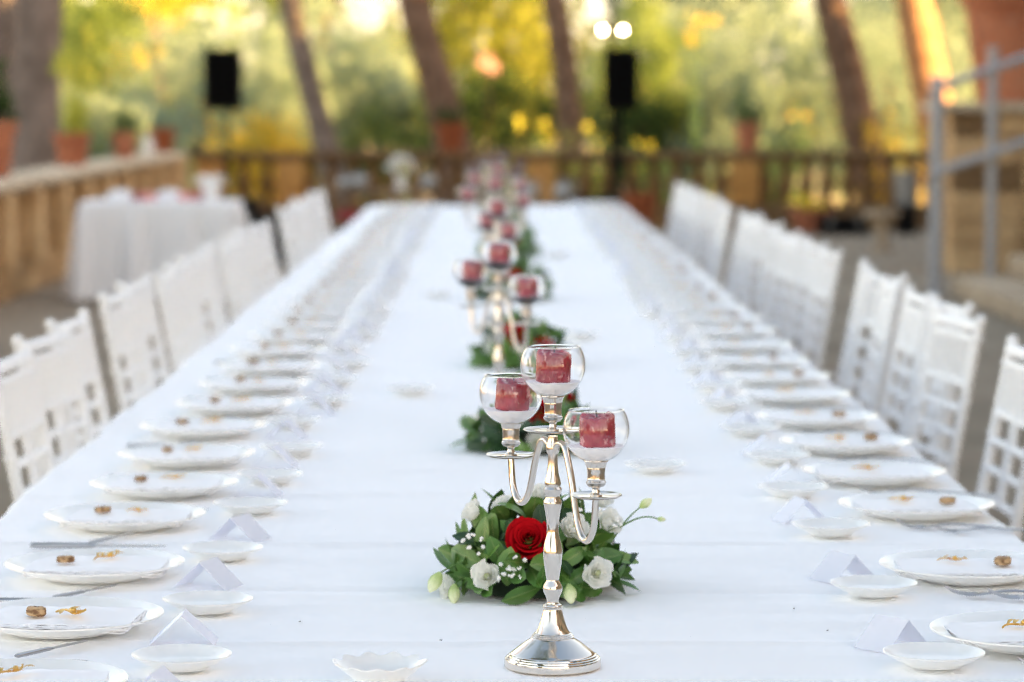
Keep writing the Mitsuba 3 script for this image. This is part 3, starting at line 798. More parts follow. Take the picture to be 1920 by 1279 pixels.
YL = [3.50, 3.985, 4.437, 4.966, 5.383, 5.831, 6.339, 6.808, 7.297]
XL = [-0.57, -0.582, -0.601, -0.621, -0.602, -0.608, -0.626, -0.599, -0.596]
YR = [3.838 - 0.50, 3.838, 4.416, 5.091, 5.547, 6.035, 6.514, 7.025]
XR = [0.70, 0.695, 0.703, 0.718, 0.704, 0.707, 0.70, 0.699]
for Yq, Xq, mean in ((YL, XL, -0.605), (YR, XR, 0.705)):
    while Yq[-1] < Y1 - 0.55:
        Yq.append(Yq[-1] + rng.uniform(0.455, 0.52))
        Xq.append(mean + rng.uniform(-0.014, 0.014))
ZC = ZT + 0.0052
for side, Ys, Xs in (('left', YL, XL), ('right', YR, XR)):
    sg = -1 if side == 'left' else 1
    for i, (y, x) in enumerate(zip(Ys, Xs)):
        n = nth(i + 1)
        at = f'{n} from the near end, {side} side'
        by = f'{n} from the near end, {side} side'
        near = y < 12.5
        z = ZC + (0.0045 if y < 3.757 + 0.1 else 0)
        r = np.random.default_rng(1000 * (sg + 2) + i)
        solo('dinner_plate', D_PLATE, f'white dinner plate under a folded napkin, {at}', 'plate', M4((x, y, z), r.uniform(0, 6)), 'dinner plates along the table')
        nr = r.uniform(-0.09, 0.09) + (PI if sg > 0 else 0)
        # napkin lies in the well, on the rim slope
        solo('napkin', D_NAP[int(r.integers(0, 4))], f'folded white napkin on a dinner plate, {at}', 'napkin', M4((x - sg * 0.004, y, z + 0.0085), nr), 'folded napkins on the plates')
        # favours
        zt_ = z + 0.0085 + 0.0165
        flip = -1 if sg > 0 else 1
        if i == 0 and side == 'left':
            ck = thing('favour_charm', 'gold sprig with purple and coral petals on the nearest left napkin', 'ornament')
            cm = M4((-0.590, y - 0.005, zt_), 0.9)
            part(ck, 'gold_sprig', D_SPRIG[1], cm)
            mb = MB()
            v, f, uv = leaf_vf(0.030, 0.010, 0.4, 0.4, r, 7, 5)
            part(ck, 'purple_petal', shape((v, f), 'm_purple', True), M4((-0.592, y - 0.012, zt_ + 0.004), leaf_frame(np.array([-0.9, -0.1, 0.35]), np.array([0, 0, 1.0]), 0.5)))
            part(ck, 'coral_petal', shape((v, f), 'm_coral', True), M4((-0.592, y - 0.016, zt_ + 0.002), leaf_frame(np.array([-0.8, -0.4, 0.15]), np.array([0, 0, 1.0]), -0.3)))
        else:
            tx, sx = (x - 0.040, x - 0.005) if side == 'left' else (x + 0.048, x - 0.045)
            if side == 'left' or i % 3 != 1:
                solo('favour_token', D_TOKEN[int(r.integers(0, 3))], f'small rough brown token on a napkin, {by}', 'token', M4((tx + r.uniform(-0.008, 0.008), y + r.uniform(-0.022, 0.012), zt_ - 0.002), r.uniform(-1.3, 1.3), r.uniform(0.62, 0.9)), 'brown tokens on the napkins')
            solo('gold_sprig', D_SPRIG[int(r.integers(0, 3))], f'small golden leaf sprig on a napkin, {by}', 'sprig', M4((sx + r.uniform(-0.006, 0.006), y + r.uniform(-0.014, 0.016), zt_ - 0.002), r.uniform(-1.0, 0.9), r.uniform(0.9, 1.3)), 'golden sprigs on the napkins')
        # bread plate and place card
        if side == 'left':
            bx, byy = x + 0.190 + r.uniform(-0.012, 0.012), y + 0.155 + r.uniform(-0.02, 0.02)
            cx, cyy, ca = x + 0.175 + r.uniform(-0.012, 0.012), y - 0.028 + r.uniform(-0.02, 0.02), -0.10 + r.uniform(-0.28, 0.10)
            if i == 0: bx, byy = -0.393, 3.690
            if i == 1: bx, byy, cx, cyy, ca = -0.403, 4.133, -0.413, 3.905, 0.0
            if i == 2: bx, byy, cx, cyy, ca = -0.426, 4.613, -0.424, 4.36, -0.38
            if i == 3: cx, cyy, ca = -0.418, 4.83, -0.45
        else:
            bx, byy = x - 0.165 + r.uniform(-0.012, 0.012), y - 0.185 + r.uniform(-0.03, 0.03)
            cx, cyy, ca = x - 0.172 + r.uniform(-0.012, 0.012), y - 0.045 + r.uniform(-0.015, 0.015), 0.25 + r.uniform(-0.2, 0.25)
            if i == 1: bx, byy, cx, cyy, ca = 0.546, 3.700, 0.515, 3.865, 0.75
            if i == 2: bx, byy, cx, cyy, ca = 0.542, 4.268, 0.515, 4.42, 0.62
            if i == 3: bx, byy, cx, cyy, ca = 0.547, 4.87, 0.515, 5.04, 0.3
        zb_ = ZC + (0.0045 if byy < 3.757 + 0.06 else 0)
        solo('bread_plate', D_BREAD, f'small white bread plate, {by}', 'plate', M4((bx, byy, zb_), r.uniform(0, 6)), 'bread plates along the table')
        zb_ = ZC + (0.0045 if cyy < 3.757 + 0.03 else 0)
        solo('place_card', D_CARD, f'blank white folded place card, {by}', 'place card', M4((cx, cyy, zb_ - 0.002), ca), 'folded place cards')
        # cutlery
        rot = 0 if side == 'left' else PI
        hx = x - 0.135 if side == 'left' else x + 0.150
        zk = z - 0.002
        if side == 'left':
            solo('table_knife', D_KNIFE, f'steel table knife beside its plate, {by}', 'knife', M4((hx + r.uniform(-0.02, 0.02), y - 0.235, zk), r.uniform(-0.06, 0.05)), 'table knives')
            if near:
                solo('dessert_knife', D_KNIFE, f'steel dessert knife slanting towards its plate, {by}', 'knife', M4((hx + 0.105, y - 0.215, zk + 0.003), 1.02 + r.uniform(-0.1, 0.1), 0.62), 'dessert knives')
        else:
            solo('table_fork', D_FORK, f'steel table fork nearest its plate, {by}', 'fork', M4((hx - 0.005 + r.uniform(-0.01, 0.01), y - 0.165, zk), rot + r.uniform(-0.1, 0.02)), 'table forks')
            if near:
                solo('dessert_fork', D_FORK, f'steel dessert fork outside the table fork, {by}', 'fork', M4((hx + 0.045 + r.uniform(-0.01, 0.01), y - 0.200, zk), rot + r.uniform(-0.12, 0.0)), 'dessert forks')

# small dishes down the middle and specks
def scallop(v, a):
    k = np.clip((np.hypot(v[..., 0], v[..., 1]) - 0.02) / 0.035, 0, 1)[..., None]
    return v * (1 + k * 0.06 * np.sin(a * 11)[None, :, None] * [1, 1, 0]) + np.concatenate([v[..., :2] * 0, k * 0.0022 * np.sin(a * 11)[None, :, None]], -1)
D_DISH = shape(lathe_vf([(0, 0), (0.030, 0), (0.032, 0.002), (0.042, 0.011), (0.052, 0.019), (0.0555, 0.0215), (0.0552, 0.0232), (0.0520, 0.0222), (0.043, 0.0155), (0.033, 0.0065), (0, 0.005)], 66, scallop), 'm_porcelain', 50)
D_DISH_S = D_BREAD
for i, (x, y, w) in enumerate([(-0.143, 3.605, 'white scalloped dish at the very front of the table'), (0.304, 5.70, 'small white dish right of the second flower arrangement'), (-0.209, 7.22, 'small white dish left of the centre, past the second candelabra'),
                               (0.251, 8.91, 'small white dish right of the centre, before the third candelabra'), (-0.215, 10.8, 'small white dish left of the centre, past the third candelabra'), (0.274, 13.6, 'small white dish right of the centre, far down the table')]):
    solo('small_dish', D_DISH if i == 0 else D_DISH_S, w, 'dish', M4((x, y, ZC + (0.0045 if y < 3.75 else 0)), 0.3 * i, 1 if i == 0 else 0.9), 'small dishes down the middle')
for i, (x, y) in enumerate([(-0.270, 4.062), (0.417, 4.165), (0.445, 3.99), (-0.075, 3.92)]):
    v, f = ball_vf((0, 0, 0), 0.0012, 1)
    v = v * [1.5, 0.9, 0.6] * (1 + 0.3 * np.sin(v[:, :1] * 4000))
    solo('crumb', shape((v, f), 'm_speck', False), ['tiny dark crumb on the cloth left of the flowers', 'tiny dark crumb beside the right bread plates', 'tiny dark crumb by the right place card', 'tiny dark crumb by the foot of the first candelabra'][i], 'crumb', M4((x, y, ZT + 0.0022), i * 1.0))

# ------------------------------------------------------------------ chairs
RE = 0.0145
def post_x(z):
    return 0.0 if z <= 0.45 else -0.19 * (z - 0.45)
def bar(p, r=0.011, n=8):
    return tube_vf(np.asarray(p, float), r, n)
HW = 0.188
def rear_post(s):
    mb = MB().add(*tube_vf([(-0.055, s * HW, 0.0), (-0.02, s * HW, 0.22), (0.0, s * HW, 0.43), (-0.02, s * HW, 0.555), (-0.055, s * HW, 0.74), (-0.086, s * HW, 0.905)], [0.0115, 0.0135, 0.0145, 0.0140, 0.0130, 0.0120], 10))
    mb.add(*ball_vf((-0.088, s * HW, 0.912), 0.0155, 1))
    for z in (0.865, 0.705, 0.52):
        v, f = lathe_vf([(0, -0.004), (0.0172, -0.004), (0.0182, 0), (0.0172, 0.004), (0, 0.004)], 10)
        mb.add(v + [post_x(z), s * HW, z], f)
    return mb
def front_leg(s):
    mb = MB().add(*tube_vf([(0.385, s * 0.188, 0.0), (0.38, s * 0.186, 0.2), (0.375, s * 0.183, 0.43)], [0.0115, 0.0135, 0.0155], 10))
    for z in (0.10, 0.36):
        v, f = lathe_vf([(0, -0.004), (0.0165, -0.004), (0.0175, 0), (0.0165, 0.004), (0, 0.004)], 10)
        mb.add(v + [0.379, s * 0.186, z], f)
    return mb
def rail(z, r=0.0115):
    return bar([(post_x(z) - 0.004 * (1 - (q / HW) ** 2), q, z) for q in np.linspace(-HW, HW, 7)], r)
def spindle(y, za, zb, r=0.0078):
    return bar([(post_x(q), y, q) for q in np.linspace(za, zb, 4)], r)
RAILS = [(0.893, 0.0150), (0.862, 0.0095), (0.748, 0.0110), (0.685, 0.0105), (0.622, 0.0105), (0.558, 0.0110)]
SPIN = [(y, 0.748, 0.862) for y in np.linspace(-0.145, 0.145, 8)] + [(y, 0.560, 0.748) for y in (-0.020, 0.020)]
def seat_mb():
    return MB().add(*box_vf((0.185, 0, 0.438), (0.415, 0.405, 0.030), 0.010))
def cushion_mb():
    n = 15
    u = np.linspace(-1, 1, n)
    U, Vv = np.meshgrid(u, u, indexing='ij')
    e = (1 - np.abs(U) ** 4) * (1 - np.abs(Vv) ** 4)
    top = np.stack([0.188 + U * 0.195, Vv * 0.192, 0.462 + 0.030 * np.clip(e, 0, 1) ** 0.4], -1).reshape(-1, 3)
    bot = top.copy(); bot[:, 2] = 0.4535
    mb = MB().add(top, grid_faces(n, n))
    rim = [i * n for i in range(n)] + [(n - 1) * n + j for j in range(1, n)] + [i * n + n - 1 for i in range(n - 2, -1, -1)] + [j for j in range(n - 2, 0, -1)]
    m = len(rim)
    mb.add(np.vstack([top[rim], bot[rim]]), [[q, (q + 1) % m, (q + 1) % m + m] for q in range(m)] + [[q, (q + 1) % m + m, q + m] for q in range(m)])
    return mb
CH = {}
CH['rear_post'] = [shape(rear_post(s), 'm_chair', 40) for s in (-1, 1)]
CH['front_leg'] = [shape(front_leg(s), 'm_chair', 40) for s in (-1, 1)]
CH['rail'] = [shape(rail(z, r), 'm_chair', 50) for z, r in RAILS]
CH['spindle'] = [shape(spindle(*q), 'm_chair', 50) for q in SPIN]
CH['stretcher'] = [shape(bar([(0.378, -0.186, 0.21), (0.378, 0.186, 0.21)], 0.009), 'm_chair', 50)] + [shape(bar([(-0.022, s * HW, z), (0.379, s * 0.186, z)], 0.009), 'm_chair', 50) for s in (-1, 1) for z in (0.16, 0.26)]
CH['seat'] = [shape(seat_mb(), 'm_chair', 30)]
CH['cushion'] = [shape(cushion_mb(), 'm_cushion', 60)]
_b = MB()
for z, r in RAILS:
    _b.add(*rail(z, r))
for q in SPIN:
    _b.add(*spindle(*q))
CHF = {'rear_post': CH['rear_post'], 'front_leg': CH['front_leg'], 'backrest': [shape(_b, 'm_chair', 50)], 'seat': CH['seat'], 'cushion': CH['cushion']}
CL = [6.50, 7.04, 7.56, 8.58, 9.10, 9.62, 10.15, 10.68, 11.22, 11.76, 12.3, 12.85, 13.4, 15.4, 16.05, 16.75, 17.4, 18.05]
CR = [6.66, 7.68, 8.14, 8.58, 9.04, 9.46, 10.0, 11.0, 11.52, 12.04, 12.58, 13.5, 14.05, 14.6, 15.5, 16.1, 17.2, 17.8, 18.45, 19.1, 19.7]
for side, ys, X in (('left', CL, -0.990), ('right', CR, 1.135)):
    for i, y in enumerate(ys):
        r = np.random.default_rng((5 if X < 0 else 6) * 100 + i)
        tw = r.normal(0, 0.065)
        yaw = (-0.085 + tw) if side == 'left' else (PI + (0.075 if i != 6 else -0.11) + tw)
        xx = X + r.uniform(-0.03, 0.025)
        ck = thing('chair', f'white spindle-back chair, {nth(i + 1)} from the near end of the {side} row', 'chair', f'white chairs along the {side} side of the table')
        m = M4((xx, y, 0.0), yaw)
        for nm, ds in (CH if y < 10.5 else CHF).items():
            for d in ds:
                part(ck, nm, d, m)

# ------------------------------------------------------------------ balustrades
BAL = [(0, 0), (0.075, 0), (0.075, 0.04), (0.045, 0.06), (0.05, 0.09), (0.085, 0.19), (0.088, 0.24), (0.06, 0.34), (0.042, 0.40), (0.045, 0.44), (0.06, 0.46), (0.075, 0.47), (0.075, 0.51), (0, 0.51)]
D_BAL = shape(lathe_vf(BAL, 14), 'm_sand', 40)
D_BAL_B = shape(lathe_vf(BAL, 14), 'm_sand_b', 40)
D_BAL_D = shape(lathe_vf(BAL, 14), 'm_brown_stone', 40)
def balustrade(label, p0, p1, piers, seed, cope='m_coping', pl_h=0.28, mats=('m_sand', 'm_sand_b', 'm_sand'), wide=0.34, deep=0.31):
    p0, p1 = np.array(p0, float), np.array(p1, float)
    d = p1 - p0
    L = np.linalg.norm(d)
    d /= L
    ang = math.atan2(d[1], d[0])
    k = thing('stone_balustrade', label, 'balustrade')
    M = lambda s, z: M4((*(p0 + d * s), z), ang)
    r = np.random.default_rng(seed)
    nb = max(1, int(L / 0.9))
    for row, (za, zb) in enumerate(((0, pl_h * 0.52), (pl_h * 0.52, pl_h))):
        ed = np.linspace(0, L, nb + 1 + row)
        for a, b in zip(ed[:-1], ed[1:]):
            part(k, 'plinth_block', shape(box_vf((0, 0, (zb - za) / 2), (b - a - 0.012, 0.30 + r.uniform(-0.012, 0.012), zb - za - 0.008), 0.012), mats[0] if r.random() < 0.5 else mats[1], False), M((a + b) / 2, za))
    zb = pl_h
    stops = sorted([0.0] + [q for q in piers] + [L])
    for q in stops:
        q2 = min(max(q, 0.16), L - 0.16)
        part(k, 'pier', shape(box_vf((0, 0, 0.255), (0.32, deep, 0.51), 0.014), mats[2], False), M(q2, zb + 0.002))
    for a, b in zip(stops[:-1], stops[1:]):
        n = int((b - a - 0.34) / 0.225)
        for j in range(n):
            part(k, 'baluster', (D_BAL, D_BAL_B)[j % 2] if mats[0] == 'm_sand' else D_BAL_D, M(a + (b - a) * (j + 1) / (n + 1), zb + 0.001))
    nc = max(1, int(L / 1.4))
    ed = np.linspace(-0.06, L + 0.06, nc + 1)
    for a, b in zip(ed[:-1], ed[1:]):
        mb = MB().add(*box_vf((0, 0, 0.055), (b - a - 0.008, wide + 0.06, 0.07), 0.018)).add(*box_vf((0, 0, 0.012), (b - a - 0.012, wide - 0.02, 0.022)))
        part(k, 'coping', shape(mb, cope, False), M((a + b) / 2, zb + 0.513))
    return k
balustrade('sandstone balustrade along the left edge of the terrace with pots on it', (-3.72, 14.0), (-3.72, 33.6), [1.9, 3.3, 4.7, 6.1, 7.5, 8.9, 10.3, 11.7, 13.1, 14.5, 15.9, 17.3, 18.7], 3, wide=0.46, deep=0.50)
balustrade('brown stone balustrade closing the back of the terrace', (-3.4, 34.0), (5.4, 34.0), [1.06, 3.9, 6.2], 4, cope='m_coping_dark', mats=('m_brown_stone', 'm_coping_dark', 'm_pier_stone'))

# ------------------------------------------------------------------ terrace wall, steps, railing on the right
tw_ = thing('terrace_wall', 'high brown stone wall behind the steel railing, topped by pale coping', 'wall')
part(tw_, 'core', shape(box_vf((8.0, 25.9, 0.68), (8.3, 1.2, 1.36)), 'm_sand_b', False))
rw = np.random.default_rng(12)
zrow = 0.0
hs = [0.24, 0.20, 0.26, 0.22, 0.24, 0.20]
D_BLK = {}
for h in hs:
    x = 3.80 + rw.uniform(-0.05, 0.0)
    x = 3.82
    while x < 7.6:
        w = rw.uniform(0.34, 0.62)
        if x + w > 7.6:
            break
        part(tw_, 'block', shape(box_vf((x + w / 2, 25.27 + rw.uniform(-0.006, 0.006), zrow + h / 2), (w - 0.014, 0.10, h - 0.014), 0.012), rw.choice(['m_sand', 'm_sand_b', 'm_coping_dark'], p=[0.5, 0.35, 0.15]), False))
        x += w
    zrow += h
for i in range(5):
    part(tw_, 'coping', shape(box_vf((4.16 + i * 0.85, 25.85, 1.405), (0.84, 1.45, 0.085), 0.016), 'm_coping', False))
st = thing('stone_steps', 'pale stone steps climbing to the right under the railing', 'steps')
for i in range(6):
    part(st, 'step', shape(box_vf((3.42 + i * 0.42 + 0.9, 19.9, 0.0775 + i * 0.155), (1.8, 5.2, 0.150), 0.012), 'm_step', False))
rl_ = thing('steel_railing', 'grey steel stair railing with two posts and two sloping rails', 'railing')
mb = MB().add(*tube_vf([(3.27, 22.3, 0.0), (3.27, 22.3, 1.60)], 0.052, 16)).add(*ball_vf((3.27, 22.3, 1.60), 0.052, 2))
part(rl_, 'post', shape(mb, 'm_grey_metal', 50))
part(rl_, 'post', shape(MB().add(*tube_vf([(3.68, 22.3, 0.155), (3.68, 22.3, 1.86)], 0.038, 14)), 'm_grey_metal', 50))
part(rl_, 'post', shape(MB().add(*tube_vf([(4.70, 22.3, 0.5), (4.70, 22.3, 2.2)], 0.038, 14)), 'm_grey_metal', 50))
part(rl_, 'rail', shape(MB().add(*tube_vf([(3.27, 22.27, 1.555), (3.30, 22.27, 1.57), (5.2, 22.27, 2.22)], 0.032, 12)), 'm_grey_metal', 50))
part(rl_, 'rail', shape(MB().add(*tube_vf([(3.22, 22.24, 0.90), (3.27, 22.24, 0.93), (3.36, 22.24, 0.965), (5.2, 22.24, 1.60)], 0.032, 12)), 'm_grey_metal', 50))

# ------------------------------------------------------------------ pots and plants
def leafcloud(n, rad, size, seed, cen=(0, 0, 0), clump=0, asp=0.45):
    """Leaf-sized faces spread through an uneven volume."""
    r = np.random.default_rng(seed)
    rad = np.asarray(rad, float)
    if clump:
        cc = r.normal(0, 1, (clump, 3))
        cc /= np.linalg.norm(cc, axis=1, keepdims=True)
        cc *= r.uniform(0.35, 0.95, (clump, 1))
        which = r.integers(0, clump, n)
        o = r.normal(0, 1, (n, 3))
        o /= np.linalg.norm(o, axis=1, keepdims=True)
        p = cc[which] + o * (r.uniform(0, 1, (n, 1)) ** 0.45) * r.uniform(0.22, 0.42, clump)[which][:, None]
    else:
        o = r.normal(0, 1, (n, 3))
        o /= np.linalg.norm(o, axis=1, keepdims=True)
        p = o * r.uniform(0, 1, (n, 1)) ** 0.4
    p = p * rad + np.asarray(cen)
    d = r.normal(0, 1, (n, 3)) + o * 0.6
    d /= np.linalg.norm(d, axis=1, keepdims=True)
    u = np.cross(d, r.normal(0, 1, (n, 3)))
    u /= np.linalg.norm(u, axis=1, keepdims=True)
    nn = np.cross(d, u)
    s = size * r.uniform(0.6, 1.3, (n, 1))
    q0, q1, q2, q3 = p, p + d * s * 0.5 + u * s * asp * 0.5 + nn * s * 0.08, p + d * s, p + d * s * 0.5 - u * s * asp * 0.5 + nn * s * 0.08
    V = np.stack([q0, q1, q2, q3], 1).reshape(-1, 3)
    b = np.arange(n)[:, None] * 4
    return V, np.vstack([b + [0, 1, 2], b + [0, 2, 3]])

def pot(label, x, y, z, r, h, m='m_terracotta', plant=None):
    k = thing('terracotta_pot', label, 'pot')
    pr = [(0, 0), (r * 0.68, 0), (r * 0.70, h * 0.02), (r * 0.90, h * 0.78), (r * 0.91, h * 0.80), (r * 1.0, h * 0.81), (r * 1.02, h * 0.86), (r * 1.02, h * 0.98), (r * 0.98, h), (r * 0.88, h), (r * 0.86, h * 0.86), (0, h * 0.84)]
    part(k, 'pot_body', shape(lathe_vf(pr, 28), m, 40), M4((x, y, z)))
    part(k, 'soil', shape(lathe_vf([(0, 0), (r * 0.84, 0), (r * 0.5, h * 0.04), (0, h * 0.05)], 16), 'm_foam', 50), M4((x, y, z + h * 0.845)))
    if plant:
        pm, rx, rzz, n, sz, pl = plant
        pk = thing('potted_plant', pl, 'plant')
        part(pk, 'leaves', shape(leafcloud(n, (rx, rx, rzz), sz, int(abs(x * 77 + y * 13)), (0, 0, rzz * 0.85), 9), pm, False), M4((x, y, z + h * 0.9)))
        tag(f'{pk}__leaves', None, None, None, 'stuff')
        part(pk, 'stem', shape(MB().add(*tube_vf([(0, 0, 0), (0.01, 0, rzz * 0.5), (-0.01, 0, rzz)], [0.015, 0.012, 0.006], 6)), 'm_wood', 50), M4((x, y, z + h * 0.87)))
    return k
ZW = 0.885
pot('big terracotta pot at the left end of the balustrade', -3.82, 22.6, ZW, 0.21, 0.42, plant=('m_f_dark', 0.20, 0.24, 260, 0.10, 'dark green plant in the big pot on the left balustrade'))
pot('terracotta pot right of the grey trunk on the left balustrade', -3.76, 26.6, ZW, 0.165, 0.29, plant=('m_f_gold', 0.17, 0.42, 220, 0.11, 'tall yellow-leaved plant in the pot right of the grey trunk'))
pot('small terracotta pot in the middle of the left balustrade', -3.76, 30.3, ZW, 0.13, 0.25, plant=('m_f_green', 0.14, 0.12, 120, 0.08, 'small green plant in the middle pot on the left balustrade'))
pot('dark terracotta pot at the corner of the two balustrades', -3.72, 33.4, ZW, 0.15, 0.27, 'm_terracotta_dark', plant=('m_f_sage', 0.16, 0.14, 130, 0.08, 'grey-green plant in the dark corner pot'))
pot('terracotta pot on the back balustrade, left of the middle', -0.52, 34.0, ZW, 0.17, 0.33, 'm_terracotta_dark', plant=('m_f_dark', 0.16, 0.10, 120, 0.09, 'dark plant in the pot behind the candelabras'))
pot('terracotta pot on the back balustrade above the orange pier', 2.84, 34.0, ZW, 0.145, 0.33, plant=('m_f_green', 0.16, 0.20, 160, 0.09, 'green plant in the pot on the right of the back balustrade'))
pot('huge terracotta pot on the terrace wall at the right edge', 4.46, 25.75, 1.448, 0.50, 1.02, plant=('m_f_green', 0.55, 0.5, 600, 0.14, 'green plant in the huge pot on the terrace wall'))
pot('orange pot on the ground at the foot of the back balustrade', 3.46, 33.1, 0.0, 0.24, 0.27, plant=('m_yellow', 0.22, 0.09, 110, 0.08, 'yellow flowers in the orange pot by the back balustrade'))
pot('brown pot on the ground near the far right corner of the table', 1.40, 29.5, 0.05, 0.17, 0.50, 'm_terracotta_dark')
k = solo('white_jar', shape(lathe_vf([(0, 0), (0.05, 0), (0.06, 0.03), (0.055, 0.16), (0.04, 0.19), (0.045, 0.21), (0, 0.21)], 20), 'm_porcelain', 40), 'pale jar between the pots on the left balustrade', 'jar', M4((-3.62, 31.2, ZW)))

# ------------------------------------------------------------------ objects on the terrace
bt = thing('buffet_table', 'small buffet table under a floor-length white cloth, left of the chairs', 'table')
part(bt, 'tabletop', shape(box_vf((-2.49, 22.25, 0.695), (1.10, 0.66, 0.03)), 'm_wood', False))
for sx in (-1, 1):
    for sy in (-1, 1):
        part(bt, 'leg', shape(box_vf((-2.49 + sx * 0.5, 22.25 + sy * 0.28, 0.34), (0.045, 0.045, 0.68)), 'm_wood', False))
def drape(hx, hy, h, seed):
    n = 160
    a = np.arange(n) / n
    per = []
    L = 4 * (hx + hy)
    for q in a * L:
        if q < 2 * hx: per.append((-hx + q, -hy, 0, -1))
        elif q < 2 * hx + 2 * hy: per.append((hx, -hy + q - 2 * hx, 1, 0))
        elif q < 4 * hx + 2 * hy: per.append((hx - (q - 2 * hx - 2 * hy), hy, 0, 1))
        else: per.append((-hx, hy - (q - 4 * hx - 2 * hy), -1, 0))
    per = np.array(per)
    w = np.sin(a * 2 * PI * 11 + 0.6) * 0.7 + np.sin(a * 2 * PI * 19 + 1) * 0.5
    rows = [per[:, :2] * 0.0, per[:, :2] * 0.6, per[:, :2] * 0.985, per[:, :2]]
    zs = [h, h, h, h - 0.012]
    for t in np.linspace(0.1, 1, 9):
        c = per[:, :2] / np.linalg.norm(per[:, :2] / [hx, hy], axis=1, keepdims=True)
        rows.append(per[:, :2] + per[:, 2:] * (0.012 + t * (0.07 + 0.075 * w))[:, None] + per[:, :2] * 0.05 * t)
        zs.append(h - 0.012 - t * (h - 0.03))
    V = np.concatenate([np.c_[r_, np.full(n, z)] for r_, z in zip(rows, zs)])
    return V, grid_faces(len(rows), n, True)
solo('buffet_cloth', shape(drape(0.565, 0.355, 0.722, 3), 'm_cloth', True), 'white cloth hanging in folds over the small buffet table', 'tablecloth', M4((-2.49, 22.25, 0)))
def heap(seed, s=1.0):
    def wob(v, a):
        return v * (1 + 0.25 * (meshkit.fbm(v * 25 + seed, 3, seed) - 0.5)[..., None])
    return lathe_vf([(0, 0), (0.12, 0), (0.125, 0.02), (0.10, 0.05), (0.05, 0.075), (0, 0.08)], 24, wob)
for i, (x, y, m, lb) in enumerate([(-2.78, 22.2, 'm_napkin', 'heap of white napkins on the left of the buffet table'), (-2.43, 22.3, 'm_napkin', 'heap of white napkins in the middle of the buffet table')]):
    solo('napkin_heap', shape(heap(i + 2), m, 50), lb, 'napkins', M4((x, y, 0.724)))
for i, (x, y, lb) in enumerate([(-2.60, 22.12, 'pink flower heads between the napkin heaps'), (-2.27, 22.2, 'pink and red flower heads beside the white bucket')]):
    fk = thing('posy', lb, 'flowers')
    for q in range(5):
        part(fk, 'flower_head', shape(ball_vf((0, 0, 0.03), 0.032, 2), 'm_pink' if (q + i) % 3 else 'm_red', True), M4((x + (q % 3 - 1) * 0.055, y + (q // 3) * 0.06, 0.724)))
bk = thing('white_bucket', 'white tapered bucket standing at the right of the buffet table', 'bucket')
part(bk, 'body', shape(lathe_vf([(0, 0), (0.055, 0), (0.06, 0.01), (0.11, 0.20), (0.118, 0.205), (0.118, 0.215), (0.108, 0.215), (0.06, 0.03), (0, 0.025)], 28), 'm_porcelain', 40), M4((-2.13, 22.3, 0.724), 0, 0.85))
for s in (-1, 1):
    part(bk, 'handle', shape(MB().add(*tube_vf(spline([(s * 0.10, 0, 0.15), (s * 0.135, 0, 0.155), (s * 0.137, 0, 0.18), (s * 0.113, 0, 0.19)], 10), 0.006, 8)), 'm_porcelain', 50), M4((-2.13, 22.3, 0.724), 0, 0.85))
def monitor(x, y, w, lb):
    k = thing('stage_monitor', lb, 'loudspeaker')
    v, f = box_vf((0, 0, 0.17), (w, 0.36, 0.34), 0.02)
    v[:, 1] += v[:, 2] * 0.35
    part(k, 'cabinet', shape((v, f), 'm_black', False), M4((x, y, 0)))
    part(k, 'grille', shape(box_vf((0, -0.125, 0.17), (w * 0.88, 0.012, 0.29), 0.004), 'm_mesh_black', False), M4((x, y, 0), np.array([[1, 0, 0], [0, 0.944, 0.33], [0, -0.33, 0.944]])))
    part(k, 'handle', shape(box_vf((w / 2 + 0.004, 0.06, 0.18), (0.012, 0.10, 0.03), 0.004), 'm_black', False), M4((x, y, 0)))
# dark band gear between the tables and the back balustrade
def case(x, y, z, s, lb, nm='flight_case'):
    k = thing(nm, lb, 'case')
    part(k, 'body', shape(box_vf((0, 0, s[2] * 0.36), (s[0], s[1], s[2] * 0.72), 0.012), 'm_black', False), M4((x, y, z)))
    part(k, 'lid', shape(box_vf((0, 0, s[2] * 0.865), (s[0], s[1], s[2] * 0.26), 0.012), 'm_black', False), M4((x, y, z)))
    for q in (-1, 1):
        part(k, 'latch', shape(box_vf((q * s[0] * 0.3, -s[1] / 2 - 0.006, s[2] * 0.72), (0.05, 0.012, 0.06), 0.003), 'm_zinc', False), M4((x, y, z)))
case(-2.33, 26.5, 0.0, (0.42, 0.35, 0.60), 'tall black case behind the buffet table')
case(-2.02, 26.9, 0.0, (0.36, 0.35, 0.46), 'lower black case beside the tall one behind the buffet table')
case(3.78, 32.7, 0.0, (0.52, 0.35, 0.20), 'low black case at the foot of the back balustrade')
case(0.95, 30.2, 0.0, (0.62, 0.40, 0.50), 'black case beside the speaker stand behind the far end of the table')
def speaker(x, y, zc, w, h, lb):
    k = thing('loudspeaker', lb, 'loudspeaker')
    part(k, 'cabinet', shape(box_vf((0, 0, 0), (w, 0.32, h), 0.02), 'm_black', False), M4((x, y, zc)))
    part(k, 'grille', shape(box_vf((0, -0.166, 0.01), (w * 0.86, 0.012, h * 0.88), 0.004), 'm_mesh_black', False), M4((x, y, zc)))
    for s in (-1, 1):
        part(k, 'handle', shape(box_vf((s * (w / 2 + 0.008), 0, 0.05), (0.016, 0.12, 0.03), 0.004), 'm_black', False), M4((x, y, zc)))
